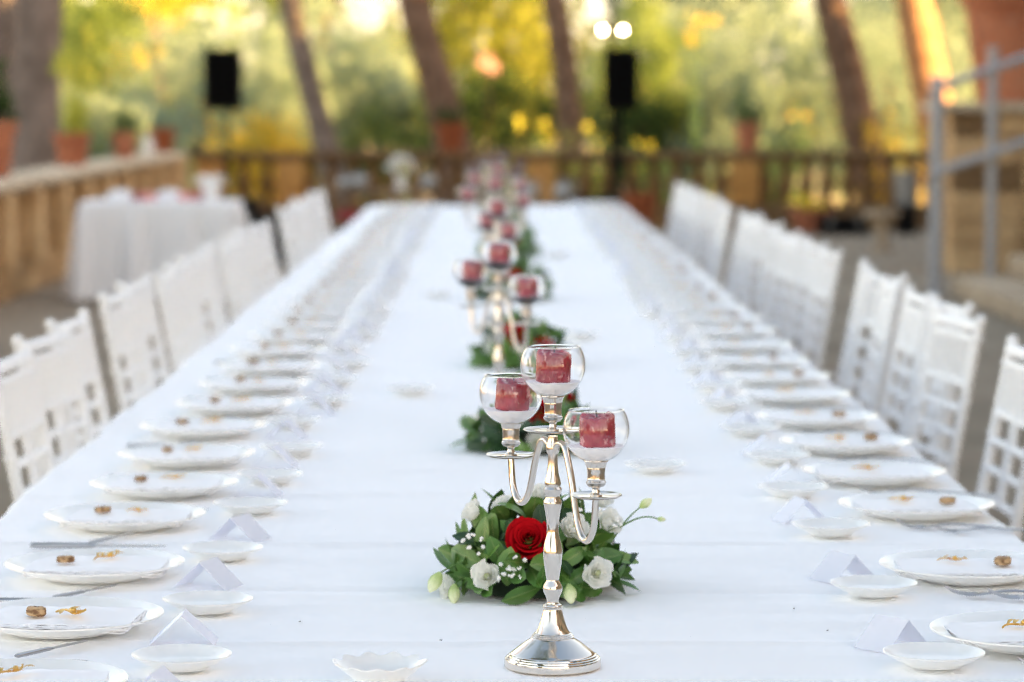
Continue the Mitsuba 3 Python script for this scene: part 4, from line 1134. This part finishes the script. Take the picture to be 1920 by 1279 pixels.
def stand(x, y, zt0, lb, r=0.018):
    k = thing('speaker_stand', lb, 'stand')
    part(k, 'pole', shape(MB().add(*tube_vf([(0, 0, 0.1), (0, 0, zt0)], r, 10)), 'm_black', 50), M4((x, y, 0)))
    part(k, 'collar', shape(MB().add(*tube_vf([(0, 0, 0.78), (0, 0, 0.90)], r * 2.2, 12)), 'm_black', 50), M4((x, y, 0)))
    for q in range(3):
        a = q * 2 * PI / 3 + 0.5
        part(k, 'leg', shape(MB().add(*tube_vf([(0, 0, 0.80), (0.45 * math.cos(a), 0.45 * math.sin(a), 0.012)], 0.012, 8)), 'm_black', 50), M4((x, y, 0)))
speaker(-2.82, 31.0, 1.675, 0.37, 0.62, 'black loudspeaker on a stand at the left of the back balustrade')
stand(-2.79, 31.05, 1.37, 'thin black stand under the left loudspeaker', 0.014)
speaker(1.275, 31.0, 1.675, 0.345, 0.63, 'black loudspeaker on a stand right of the middle')
stand(1.265, 31.05, 1.36, 'thick black stand under the right loudspeaker', 0.032)
lt = thing('light_stand', 'dark stand with two lit round lamps above the right loudspeaker', 'lamp')
part(lt, 'pole', shape(MB().add(*tube_vf([(1.215, 31.6, 0.0), (1.215, 31.6, 3.6)], 0.024, 10)), 'm_black', 50))
part(lt, 'crossbar', shape(MB().add(*tube_vf([(1.09, 31.55, 2.20), (1.34, 31.55, 2.20)], 0.012, 8)), 'm_black', 50))
for x in (1.105, 1.318):
    hk = part(lt, 'lamp_housing', shape(MB().add(*tube_vf([(x, 31.52, 2.195), (x, 31.58, 2.195), (x, 31.70, 2.195)], [0.05, 0.05, 0.03], 16)), 'm_black', 50))
    v, f = lathe_vf([(0, 0), (0.022, 0), (0.018, 0.008), (0.009, 0.012), (0, 0.013)], 16)
    d = shape((v @ np.array([[1, 0, 0], [0, 0, -1], [0, 1, 0]]).T @ np.diag([1, 1, 1]), f), 'm_lamp_glass', 60)
    m = M4((x, 31.517, 2.195))
    k = part(hk, 'bulb', d, m)
    scene[k]['emitter'] = {'type': 'area', 'radiance': rgb((9.0, 6.6, 3.4))}
# pedestal, bin
pd = thing('stone_pedestal', 'short pale stone pedestal with a round top right of the chairs', 'pedestal')
part(pd, 'shaft', shape(lathe_vf([(0, 0), (0.12, 0), (0.12, 0.03), (0.06, 0.06), (0.055, 0.30), (0.08, 0.335), (0, 0.335)], 20), 'm_step', 40), M4((3.73, 29.0, 0)))
part(pd, 'top', shape(lathe_vf([(0, 0.336), (0.17, 0.336), (0.18, 0.35), (0.18, 0.39), (0.17, 0.40), (0, 0.40)], 24), 'm_step', 40), M4((3.73, 29.0, 0)))
bn = thing('waste_bin', 'grey metal bin on a dark stand by the railing post', 'bin')
part(bn, 'stand', shape(box_vf((0, 0, 0.16), (0.20, 0.20, 0.32), 0.01), 'm_black', False), M4((4.48, 32.8, 0)))
part(bn, 'drum', shape(lathe_vf([(0, 0.325), (0.12, 0.325), (0.13, 0.34), (0.14, 0.66), (0.145, 0.67), (0.145, 0.69), (0.12, 0.69), (0, 0.66)], 24), 'm_zinc', 40), M4((4.48, 32.8, 0)))
sk = thing('serving_trolley', 'dark serving trolley with glassware behind the far left corner of the table', 'trolley')
for z in (0.30, 0.58):
    part(sk, 'shelf', shape(box_vf((-1.15, 29.0, z), (1.15, 0.45, 0.03), 0.006), 'm_wood', False))
for sx in (-1, 1):
    for sy in (-1, 1):
        part(sk, 'leg', shape(box_vf((-1.15 + sx * 0.55, 29.0 + sy * 0.20, 0.29), (0.035, 0.035, 0.58), 0.004), 'm_black', False))
bq = thing('white_bouquet', 'round bouquet of white and pale pink flowers in a white vase on the trolley', 'bouquet')
part(bq, 'vase', shape(lathe_vf([(0, 0), (0.05, 0), (0.055, 0.02), (0.045, 0.10), (0.07, 0.16), (0.066, 0.16), (0.04, 0.10), (0.045, 0.015), (0, 0.012)], 24), 'm_porcelain', 40), M4((-0.93, 29.0, 0.596)))
r = np.random.default_rng(31)
for q in range(16):
    a, e = r.uniform(0, 2 * PI), r.uniform(0.0, 1.4)
    part(bq, 'white_flower', D_WF[q % 3], M4((-0.93 + 0.11 * math.cos(e) * math.cos(a), 29.0 + 0.11 * math.cos(e) * math.sin(a), 0.80 + 0.10 * math.sin(e)), rot_to((math.cos(e) * math.cos(a), math.cos(e) * math.sin(a), math.sin(e) + 0.2)), 1.7))
for q, (x, z, s, lb) in enumerate([(-1.47, 0.596, 1.0, 'leftmost round glass jar on the trolley'), (-1.33, 0.596, 1.2, 'second round glass jar on the trolley'), (-0.66, 0.596, 1.1, 'round glass jar right of the white bouquet'), (-0.62, 0.316, 1.0, 'round glass jar on the lower shelf of the trolley')]):
    solo('silver_jar', shape(lathe_vf([(0, 0), (0.05, 0), (0.072, 0.03), (0.08, 0.07), (0.068, 0.11), (0.045, 0.13), (0.05, 0.145), (0.046, 0.145), (0.041, 0.13), (0.064, 0.108), (0.076, 0.07), (0.068, 0.033), (0.048, 0.004), (0, 0.004)], 28), 'm_zinc', 40), lb.replace('glass', 'silver'), 'jar', M4((x, 28.9, z), 0, s))
solo('red_cloth', shape(heap(9), 'm_red', 50), 'dark red folded cloth on the lower shelf of the trolley', 'cloth', M4((-1.42, 28.95, 0.317), 0, 1.25))
for q, (x, lb) in enumerate([(0.30, 'left silver jug behind the far end of the table'), (0.62, 'right silver jug behind the far end of the table')]):
    j = thing('silver_jug', lb, 'jug')
    part(j, 'body', shape(lathe_vf([(0, 0), (0.06, 0), (0.09, 0.06), (0.085, 0.12), (0.05, 0.17), (0.06, 0.21), (0.055, 0.21), (0.045, 0.17), (0, 0.16)], 24), 'm_zinc', 40), M4((x, 28.2, 0.51)))
    part(j, 'handle', shape(MB().add(*tube_vf(spline([(0.075, 0, 0.06), (0.13, 0, 0.10), (0.12, 0, 0.17), (0.058, 0, 0.195)], 10), 0.008, 8)), 'm_zinc', 50), M4((x, 28.2, 0.51)))
sb = thing('side_bench', 'low dark bench carrying two silver jugs behind the far end of the table', 'bench')
part(sb, 'top', shape(box_vf((0.46, 28.2, 0.49), (0.9, 0.35, 0.035), 0.006), 'm_wood', False))
for sx in (-1, 1):
    part(sb, 'leg', shape(box_vf((0.46 + sx * 0.4, 28.2, 0.236), (0.05, 0.30, 0.472), 0.006), 'm_black', False))

# ------------------------------------------------------------------ trees
def trunk(path, r0, r1, seed, n=14):
    p = spline(path, 26)
    rr = np.linspace(r0, r1, 26)
    rr[:4] *= np.array([1.35, 1.18, 1.08, 1.03])
    v, f = tube_vf(p, rr, n)
    c = np.vstack([np.repeat(p, n, 0), p[:1], p[-1:]])
    o = v - c
    return c + o * (1 + 0.35 * (meshkit.fbm(v * [9, 9, 2.5] + seed, 3, seed) - 0.5))[:, None], f
def tree(label, path, r0, r1, crown, seed, bark='m_bark', leafm='m_f_pine', size=0.22, n=5000, name='pine_tree'):
    k = thing(name, label, 'tree')
    part(k, 'trunk', shape(trunk(path, r0, r1, seed), bark, 60))
    top = np.asarray(path[-1], float)
    r = np.random.default_rng(seed)
    cen, rad = np.asarray(crown[0], float), crown[1]
    mb = MB()
    for q in range(6):
        a = q * PI / 3 + r.uniform(-0.3, 0.3)
        e = cen + np.array([math.cos(a) * rad[0] * 0.6, math.sin(a) * rad[1] * 0.6, r.uniform(-0.2, 0.3) * rad[2]])
        mb.add(*tube_vf(spline([top - [0, 0, 0.4], (top + e) / 2 + [0, 0, 0.2], e], 8), np.linspace(r1 * 0.6, r1 * 0.15, 8), 6))
    part(k, 'limbs', shape(mb, bark, 60))
    kk = part(k, 'crown', shape(leafcloud(n, rad, size, seed + 50, cen, 26), leafm, False))
    tag(kk, None, None, None, 'stuff')
    return k
# trunks seen in the photograph; crowns above the frame
tree('thick grey tree trunk behind the left balustrade', [(-4.62, 30.0, 0), (-4.60, 30.0, 1.5), (-4.52, 30, 3.2), (-4.4, 30, 8.0)], 0.27, 0.16, ((-4.6, 30.5, 9.3), (2.6, 2.6, 1.5)), 61, 'm_bark_grey')
tree('dark tree trunk at the left edge of the picture', [(-5.2, 31.2, 0), (-5.15, 31.2, 1.5), (-5.05, 31.2, 3.0), (-5.0, 31.2, 8.0)], 0.22, 0.14, ((-6.2, 31.5, 9.5), (2.4, 2.4, 1.4)), 62, 'm_bark_grey')
tree('slim grey-brown tree leaning left, right of the left loudspeaker', [(-1.92, 37.0, 0), (-2.10, 37.0, 0.9), (-2.42, 37, 2.1), (-2.62, 37, 3.2), (-3.2, 37, 7.5)], 0.16, 0.10, ((-3.6, 37.3, 8.8), (2.2, 2.2, 1.2)), 63, 'm_bark_grey')
tree('brown tree leaning left, left of the candelabra line', [(-0.45, 37.0, 0), (-0.58, 37.0, 1.1), (-0.80, 37, 1.9), (-1.08, 37, 2.9), (-1.8, 37, 7.0)], 0.24, 0.14, ((-2.0, 37.8, 8.6), (2.3, 2.3, 1.2)), 64)
tree('slim brown tree just right of the middle', [(0.93, 37.0, 0), (0.90, 37.0, 0.9), (0.84, 37, 1.8), (0.68, 37, 2.8), (0.5, 37, 7.0)], 0.175, 0.11, ((0.6, 37.8, 8.4), (2.2, 2.2, 1.2)), 65)
tree('brown tree leaning left on the right, lit along one edge', [(4.84, 37.7, 0), (4.60, 37.7, 1.0), (4.36, 37.7, 2.0), (4.09, 37.7, 3.0), (3.25, 37.7, 7.3)], 0.24, 0.155, ((2.8, 38.4, 9.0), (2.4, 2.4, 1.2)), 66)
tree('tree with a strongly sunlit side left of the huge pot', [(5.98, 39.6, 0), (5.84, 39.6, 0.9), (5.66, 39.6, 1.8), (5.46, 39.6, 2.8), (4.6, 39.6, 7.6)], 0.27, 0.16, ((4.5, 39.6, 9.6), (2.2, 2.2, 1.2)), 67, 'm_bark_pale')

# ------------------------------------------------------------------ shrubs and far trees
def shrub(label, x, y, rad, m, n, size, seed, zc=None, name='shrub', clump=22):
    k = thing(name, label, 'shrub')
    zc = rad[2] * 0.85 if zc is None else zc
    kk = part(k, 'foliage', shape(leafcloud(n, rad, size, seed, (0, 0, zc), clump), m, False), M4((x, y, 0)))
    tag(kk, None, None, None, 'stuff')
    r = np.random.default_rng(seed)
    mb = MB()
    for q in range(6):
        a = r.uniform(0, 6.28)
        mb.add(*tube_vf([(0.05 * math.cos(a), 0.05 * math.sin(a), 0), (rad[0] * 0.25 * math.cos(a), rad[1] * 0.25 * math.sin(a), zc * 0.6), (rad[0] * 0.5 * math.cos(a), rad[1] * 0.5 * math.sin(a), zc * 1.2)], [0.04, 0.03, 0.015], 6))
    part(k, 'stems', shape(mb, 'm_bark', 50), M4((x, y, 0)))
    return k
shrub('pale sage shrub behind the left loudspeaker', -3.75, 41.8, (1.5, 1.1, 1.45), 'm_f_sage', 5200, 0.13, 201)
shrub('sage shrub between the two left leaning trunks', -1.82, 42.7, (1.25, 1.1, 1.5), 'm_f_sage', 4600, 0.13, 202)
shrub('grey-green shrub behind the pots on the left balustrade', -4.9, 37.5, (1.1, 1.0, 0.95), 'm_f_sage', 3600, 0.12, 203)
shrub('bright lime shrub in the upper left', -5.75, 43.0, (1.3, 1.1, 1.9), 'm_f_lime', 4200, 0.14, 204)
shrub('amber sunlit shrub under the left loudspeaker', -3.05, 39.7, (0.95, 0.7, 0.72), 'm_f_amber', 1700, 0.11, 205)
shrub('olive shrub left of the second leaning trunk', -1.62, 40.2, (0.7, 0.6, 0.75), 'm_f_green', 1300, 0.10, 206)
shrub('dark green hedge bush behind the candelabra line', 0.0, 41.8, (1.55, 0.9, 1.10), 'm_f_dark', 5200, 0.11, 207)
shrub('dark green hedge bush behind the right loudspeaker', 2.28, 41.8, (1.55, 0.9, 1.14), 'm_f_dark', 5200, 0.11, 208)
shrub('low yellow-leaved shrub at the foot of the slim brown tree', 0.75, 36.2, (0.85, 0.45, 0.60), 'm_f_gold', 800, 0.10, 209)
shrub('low lime shrub right of the speaker stand', 1.75, 36.0, (0.5, 0.4, 0.52), 'm_f_lime', 600, 0.10, 210)
shrub('soft sage shrub right of the hedge', 3.45, 41.0, (1.2, 1.0, 1.55), 'm_f_sage', 4600, 0.13, 211)
shrub('olive-green shrub behind the sunlit tree', 5.2, 41.5, (1.4, 1.1, 1.65), 'm_f_sage', 4600, 0.13, 212)
shrub('light green shrub behind the right loudspeaker', 2.3, 44.0, (1.3, 1.0, 1.75), 'm_f_lime', 4600, 0.13, 213)
shrub('green shrub behind the right balustrade pot', 3.35, 36.6, (0.55, 0.4, 0.62), 'm_f_lime', 700, 0.09, 214)
shrub('amber shrub at the foot of the right leaning tree', 5.0, 36.9, (0.7, 0.5, 0.75), 'm_f_amber', 700, 0.10, 215)
shrub('golden shrub at the left edge behind the balustrade', -5.5, 34.0, (0.7, 0.6, 1.1), 'm_f_gold', 900, 0.12, 216)

shrub('tall sage shrub behind the light stand', 2.9, 46.5, (1.5, 1.1, 1.62), 'm_f_sage', 4200, 0.15, 221)
shrub('tall sage shrub behind the right leaning tree', 5.4, 47.0, (1.7, 1.1, 1.9), 'm_f_sage', 4800, 0.15, 222)
shrub('tall sage shrub at the upper left behind the loudspeaker', -3.1, 46.0, (1.5, 1.1, 1.75), 'm_f_sage', 4200, 0.15, 223)
shrub('tall pale sage shrub straight behind the left loudspeaker', -4.6, 46.5, (1.4, 1.0, 1.5), 'm_f_sage', 3800, 0.15, 224)
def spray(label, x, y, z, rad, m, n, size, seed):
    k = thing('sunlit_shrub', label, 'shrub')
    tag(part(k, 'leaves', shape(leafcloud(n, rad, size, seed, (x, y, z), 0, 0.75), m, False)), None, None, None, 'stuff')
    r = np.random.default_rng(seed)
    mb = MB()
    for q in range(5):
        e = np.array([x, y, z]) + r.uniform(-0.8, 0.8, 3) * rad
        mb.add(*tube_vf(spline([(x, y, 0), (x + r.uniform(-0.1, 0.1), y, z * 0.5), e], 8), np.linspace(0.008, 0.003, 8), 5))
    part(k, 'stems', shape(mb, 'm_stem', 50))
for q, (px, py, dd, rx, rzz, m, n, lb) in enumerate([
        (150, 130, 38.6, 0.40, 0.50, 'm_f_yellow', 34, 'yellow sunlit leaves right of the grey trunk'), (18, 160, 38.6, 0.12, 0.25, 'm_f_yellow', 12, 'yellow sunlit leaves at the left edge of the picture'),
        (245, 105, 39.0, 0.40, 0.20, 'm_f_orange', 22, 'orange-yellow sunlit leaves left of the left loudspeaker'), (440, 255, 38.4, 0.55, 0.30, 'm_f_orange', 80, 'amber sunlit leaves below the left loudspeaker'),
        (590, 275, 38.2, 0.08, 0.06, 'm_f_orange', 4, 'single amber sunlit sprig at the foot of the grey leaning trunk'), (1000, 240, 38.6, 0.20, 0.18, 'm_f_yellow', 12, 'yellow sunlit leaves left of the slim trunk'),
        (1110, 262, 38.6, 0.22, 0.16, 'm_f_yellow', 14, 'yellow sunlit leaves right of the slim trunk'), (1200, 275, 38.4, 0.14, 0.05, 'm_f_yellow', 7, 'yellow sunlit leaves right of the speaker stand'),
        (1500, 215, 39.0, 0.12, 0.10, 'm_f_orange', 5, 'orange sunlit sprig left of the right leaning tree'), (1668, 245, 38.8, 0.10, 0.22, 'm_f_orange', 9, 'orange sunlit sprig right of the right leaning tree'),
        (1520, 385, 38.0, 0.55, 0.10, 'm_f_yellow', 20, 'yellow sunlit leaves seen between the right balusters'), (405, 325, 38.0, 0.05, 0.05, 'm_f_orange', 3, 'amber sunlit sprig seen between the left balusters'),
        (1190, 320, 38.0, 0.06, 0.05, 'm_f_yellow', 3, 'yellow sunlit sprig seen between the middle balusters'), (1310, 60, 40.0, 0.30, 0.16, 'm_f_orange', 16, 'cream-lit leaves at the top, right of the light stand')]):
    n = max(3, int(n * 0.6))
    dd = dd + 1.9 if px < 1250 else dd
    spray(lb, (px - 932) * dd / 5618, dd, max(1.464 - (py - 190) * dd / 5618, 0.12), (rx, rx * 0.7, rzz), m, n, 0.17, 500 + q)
def far_tree(label, x, y, h, rad, m, n, size, seed):
    tree(label, [(x, y, 0), (x + 0.1, y, h * 0.25), (x - 0.1, y, h * 0.45), (x, y, h * 0.6)], 0.25, 0.12, ((x, y, h * 0.55), (*rad, h * 0.52)), seed, 'm_bark', m, size, n, 'far_tree')
far_tree('golden sunlit tree in the middle of the far background', 0.2, 60.0, 5.2, (2.6, 2.0), 'm_f_gold', 5600, 0.26, 301)
far_tree('pale sage tree right of the middle in the far background', 4.3, 62.0, 5.6, (2.6, 2.0), 'm_f_sage', 5600, 0.26, 302)
tree('amber-leaved tree at the top left, seen above the sage shrubs', [(-6.6, 58, 0), (-6.5, 58, 1.5), (-6.6, 58, 3.0), (-6.6, 58, 3.8)], 0.16, 0.08, ((-6.55, 58.0, 4.1), (1.05, 1.0, 1.15)), 303, 'm_bark', 'm_f_orange', 0.22, 1500, 'far_tree')
far_tree('green-gold tree behind the left leaning trunks', -3.6, 64.0, 6.5, (2.2, 2.0), 'm_f_lime', 5200, 0.24, 304)
far_tree('soft green tree behind the right leaning tree', 8.4, 58.0, 7.5, (2.4, 2.2), 'm_f_sage', 7000, 0.24, 305)
far_tree('green tree behind the huge pot', 10.6, 49.0, 7.0, (2.2, 2.2), 'm_f_green', 7000, 0.22, 306)
far_tree('green tree beyond the left edge trunks', -9.2, 50.0, 8.0, (2.6, 2.4), 'm_f_lime', 7000, 0.24, 307)
ol = thing('oleander', 'pink-flowering oleander above the dark hedge, left of the slim tree', 'shrub')
tag(part(ol, 'blossom', shape(leafcloud(150, (0.30, 0.25, 0.17), 0.075, 71, (-0.10, 41.0, 1.95), 5, 0.9), 'm_f_pink', False)), None, None, None, 'stuff')
tag(part(ol, 'foliage', shape(leafcloud(900, (0.55, 0.4, 0.9), 0.10, 72, (-0.10, 41.6, 1.0), 8), 'm_f_lime', False)), None, None, None, 'stuff')
part(ol, 'stem', shape(MB().add(*tube_vf([(-0.1, 41.7, 0), (-0.12, 41.6, 1.0), (-0.1, 41.2, 1.9)], [0.04, 0.03, 0.012], 6)), 'm_bark', 50))
# woods on both sides of the open view
r = np.random.default_rng(77)
for side in (-1, 1):
    V, F, o = [], [], 0
    for q in range(60):
        y = r.uniform(66, 120)
        x = side * r.uniform(y * (0.10 if side < 0 else 0.115), y * 0.34) 
        v, f = leafcloud(420, (r.uniform(1.8, 3.2), r.uniform(1.8, 3.2), r.uniform(2.6, 4.2)), 0.5, 5000 + q + 100 * side, (x, y, 2.6), 8)
        V.append(v); F.append(f + o); o += len(v)
    k = put(key_of('woodland'), shape((np.vstack(V), np.vstack(F)), 'm_f_lime' if side < 0 else 'm_f_sage', False))
    tag(k, 'sunlit wood on the %s of the far view' % ('left' if side < 0 else 'right'), 'trees', None, 'stuff')
V, F, o = [], [], 0
for q in range(70):
    x, y = r.uniform(-12, 14), r.uniform(95, 120)
    v, f = leafcloud(260, (1.8, 1.6, r.uniform(0.9, 1.5)), 0.45, 7000 + q, (x, y, 0.9), 6)
    V.append(v); F.append(f + o); o += len(v)
k = put(key_of('scrub'), shape((np.vstack(V), np.vstack(F)), 'm_f_gold', False))
tag(k, 'low golden scrub across the middle of the far view', 'shrubs', None, 'stuff')

# ------------------------------------------------------------------ villa and hedge on the right, outside the frame: they shade the table
vl = thing('villa', 'ochre villa standing right of the terrace', 'building')
part(vl, 'wall', shape(box_vf((12.0, 11.75, 3.25), (7.0, 37.5, 6.5)), 'm_stucco', False))
part(vl, 'roof', shape((np.array([[8.1, -7.4, 6.5], [15.9, -7.4, 6.5], [15.9, 31.4, 6.5], [8.1, 31.4, 6.5], [12, -4, 8.0], [12, 26, 8.0]]), np.array([[0, 1, 4], [1, 2, 5], [1, 5, 4], [2, 3, 5], [3, 0, 4], [3, 4, 5], [0, 2, 1], [0, 3, 2]])), 'm_roof', False))
for y in np.arange(-5, 28, 4.0):
    for z in (1.8, 4.8):
        wk = part(vl, 'window', shape(box_vf((8.47, y, z), (0.06, 1.25, 1.9), 0.01), 'm_coping', False))
        part(wk, 'pane', shape(box_vf((8.435, y, z), (0.012, 1.05, 1.7)), 'm_dark', False))
        for s in (-1, 1):
            part(wk, 'shutter', shape(box_vf((8.46, y + s * 0.95, z), (0.05, 0.62, 1.9), 0.01), 'm_shutter', False))
hd = thing('hedge', 'clipped green hedge beyond the villa, right of the back balustrade', 'hedge')
rh = np.random.default_rng(8)
hy_ = rh.uniform(30.7, 35.2, 9000)
hh_ = np.where(hy_ < 33.0, 3.5, 6.8)
p = np.stack([rh.uniform(8.3, 9.5, 9000), hy_, rh.uniform(0, 1, 9000) * hh_], 1)
v, f = leafcloud(9000, (1, 1, 1), 0.17, 9, (0, 0, 0))
v = v.reshape(-1, 4, 3)
v = v - v[:, :1] + p[:, None]
kk = part(hd, 'leaves', shape((v.reshape(-1, 3), f), 'm_f_dark', False))
tag(kk, None, None, None, 'stuff')
part(hd, 'branches', shape(MB().add(*box_vf((8.9, 32.05, 1.5), (0.7, 2.4, 3.0))).add(*box_vf((8.9, 34.0, 2.9), (0.7, 2.0, 5.8))), 'm_wood', False))

# trees around the terrace, behind the camera and on the left: the silver mirrors them
for q, (x, y, h, rx, m, lb) in enumerate([(-13.0, 17.0, 8.0, 2.6, 'm_f_green', 'green tree far left of the buffet table'), (-8.0, -9.0, 7.0, 2.4, 'm_f_dark', 'dark green tree behind the camera on the left')]):
    tree(lb, [(x, y, 0), (x + 0.1, y, h * 0.25), (x - 0.1, y, h * 0.45), (x, y, h * 0.6)], 0.28, 0.14, ((x, y, h * 0.56), (rx, rx * 0.85, h * 0.46)), 400 + q, 'm_bark', m, 0.30, 6500, 'garden_tree')
tree('porous tree right of the back balustrade, dappling its light', [(10.5, 35.4, 0), (10.5, 35.4, 2), (10.4, 35.4, 4)], 0.2, 0.1, ((10.3, 35.5, 4.0), (1.2, 0.9, 2.6)), 420, 'm_bark', 'm_f_green', 0.22, 2600, 'garden_tree')

# tall pines by the near end: their crowns hang over the table, out of the frame
for q, (x, y, path, cen, rad, lb) in enumerate([
        (-4.6, 4.2, [(-4.6, 4.2, 0), (-4.5, 4.2, 3), (-3.9, 4.1, 6.2)], (-2.6, 3.6, 8.0), (3.0, 3.0, 1.1), 'pine leaning over the near end of the table from the left'),
        (4.9, 0.5, [(4.9, 0.5, 0), (4.7, 0.5, 3), (4.2, 0.6, 6.0)], (3.2, 0.8, 7.8), (2.6, 2.8, 1.0), 'pine leaning over the near end of the table from the right'),
        (-5.2, 12.0, [(-5.2, 12, 0), (-5.0, 12, 3.2), (-4.4, 12.1, 6.6)], (-3.2, 12.0, 8.6), (2.4, 3.0, 1.1), 'pine leaning over the middle of the table from the left')]):
    tree(lb, path, 0.24, 0.14, (cen, rad), 440 + q, 'm_bark', 'm_f_pine', 0.20, 4200)
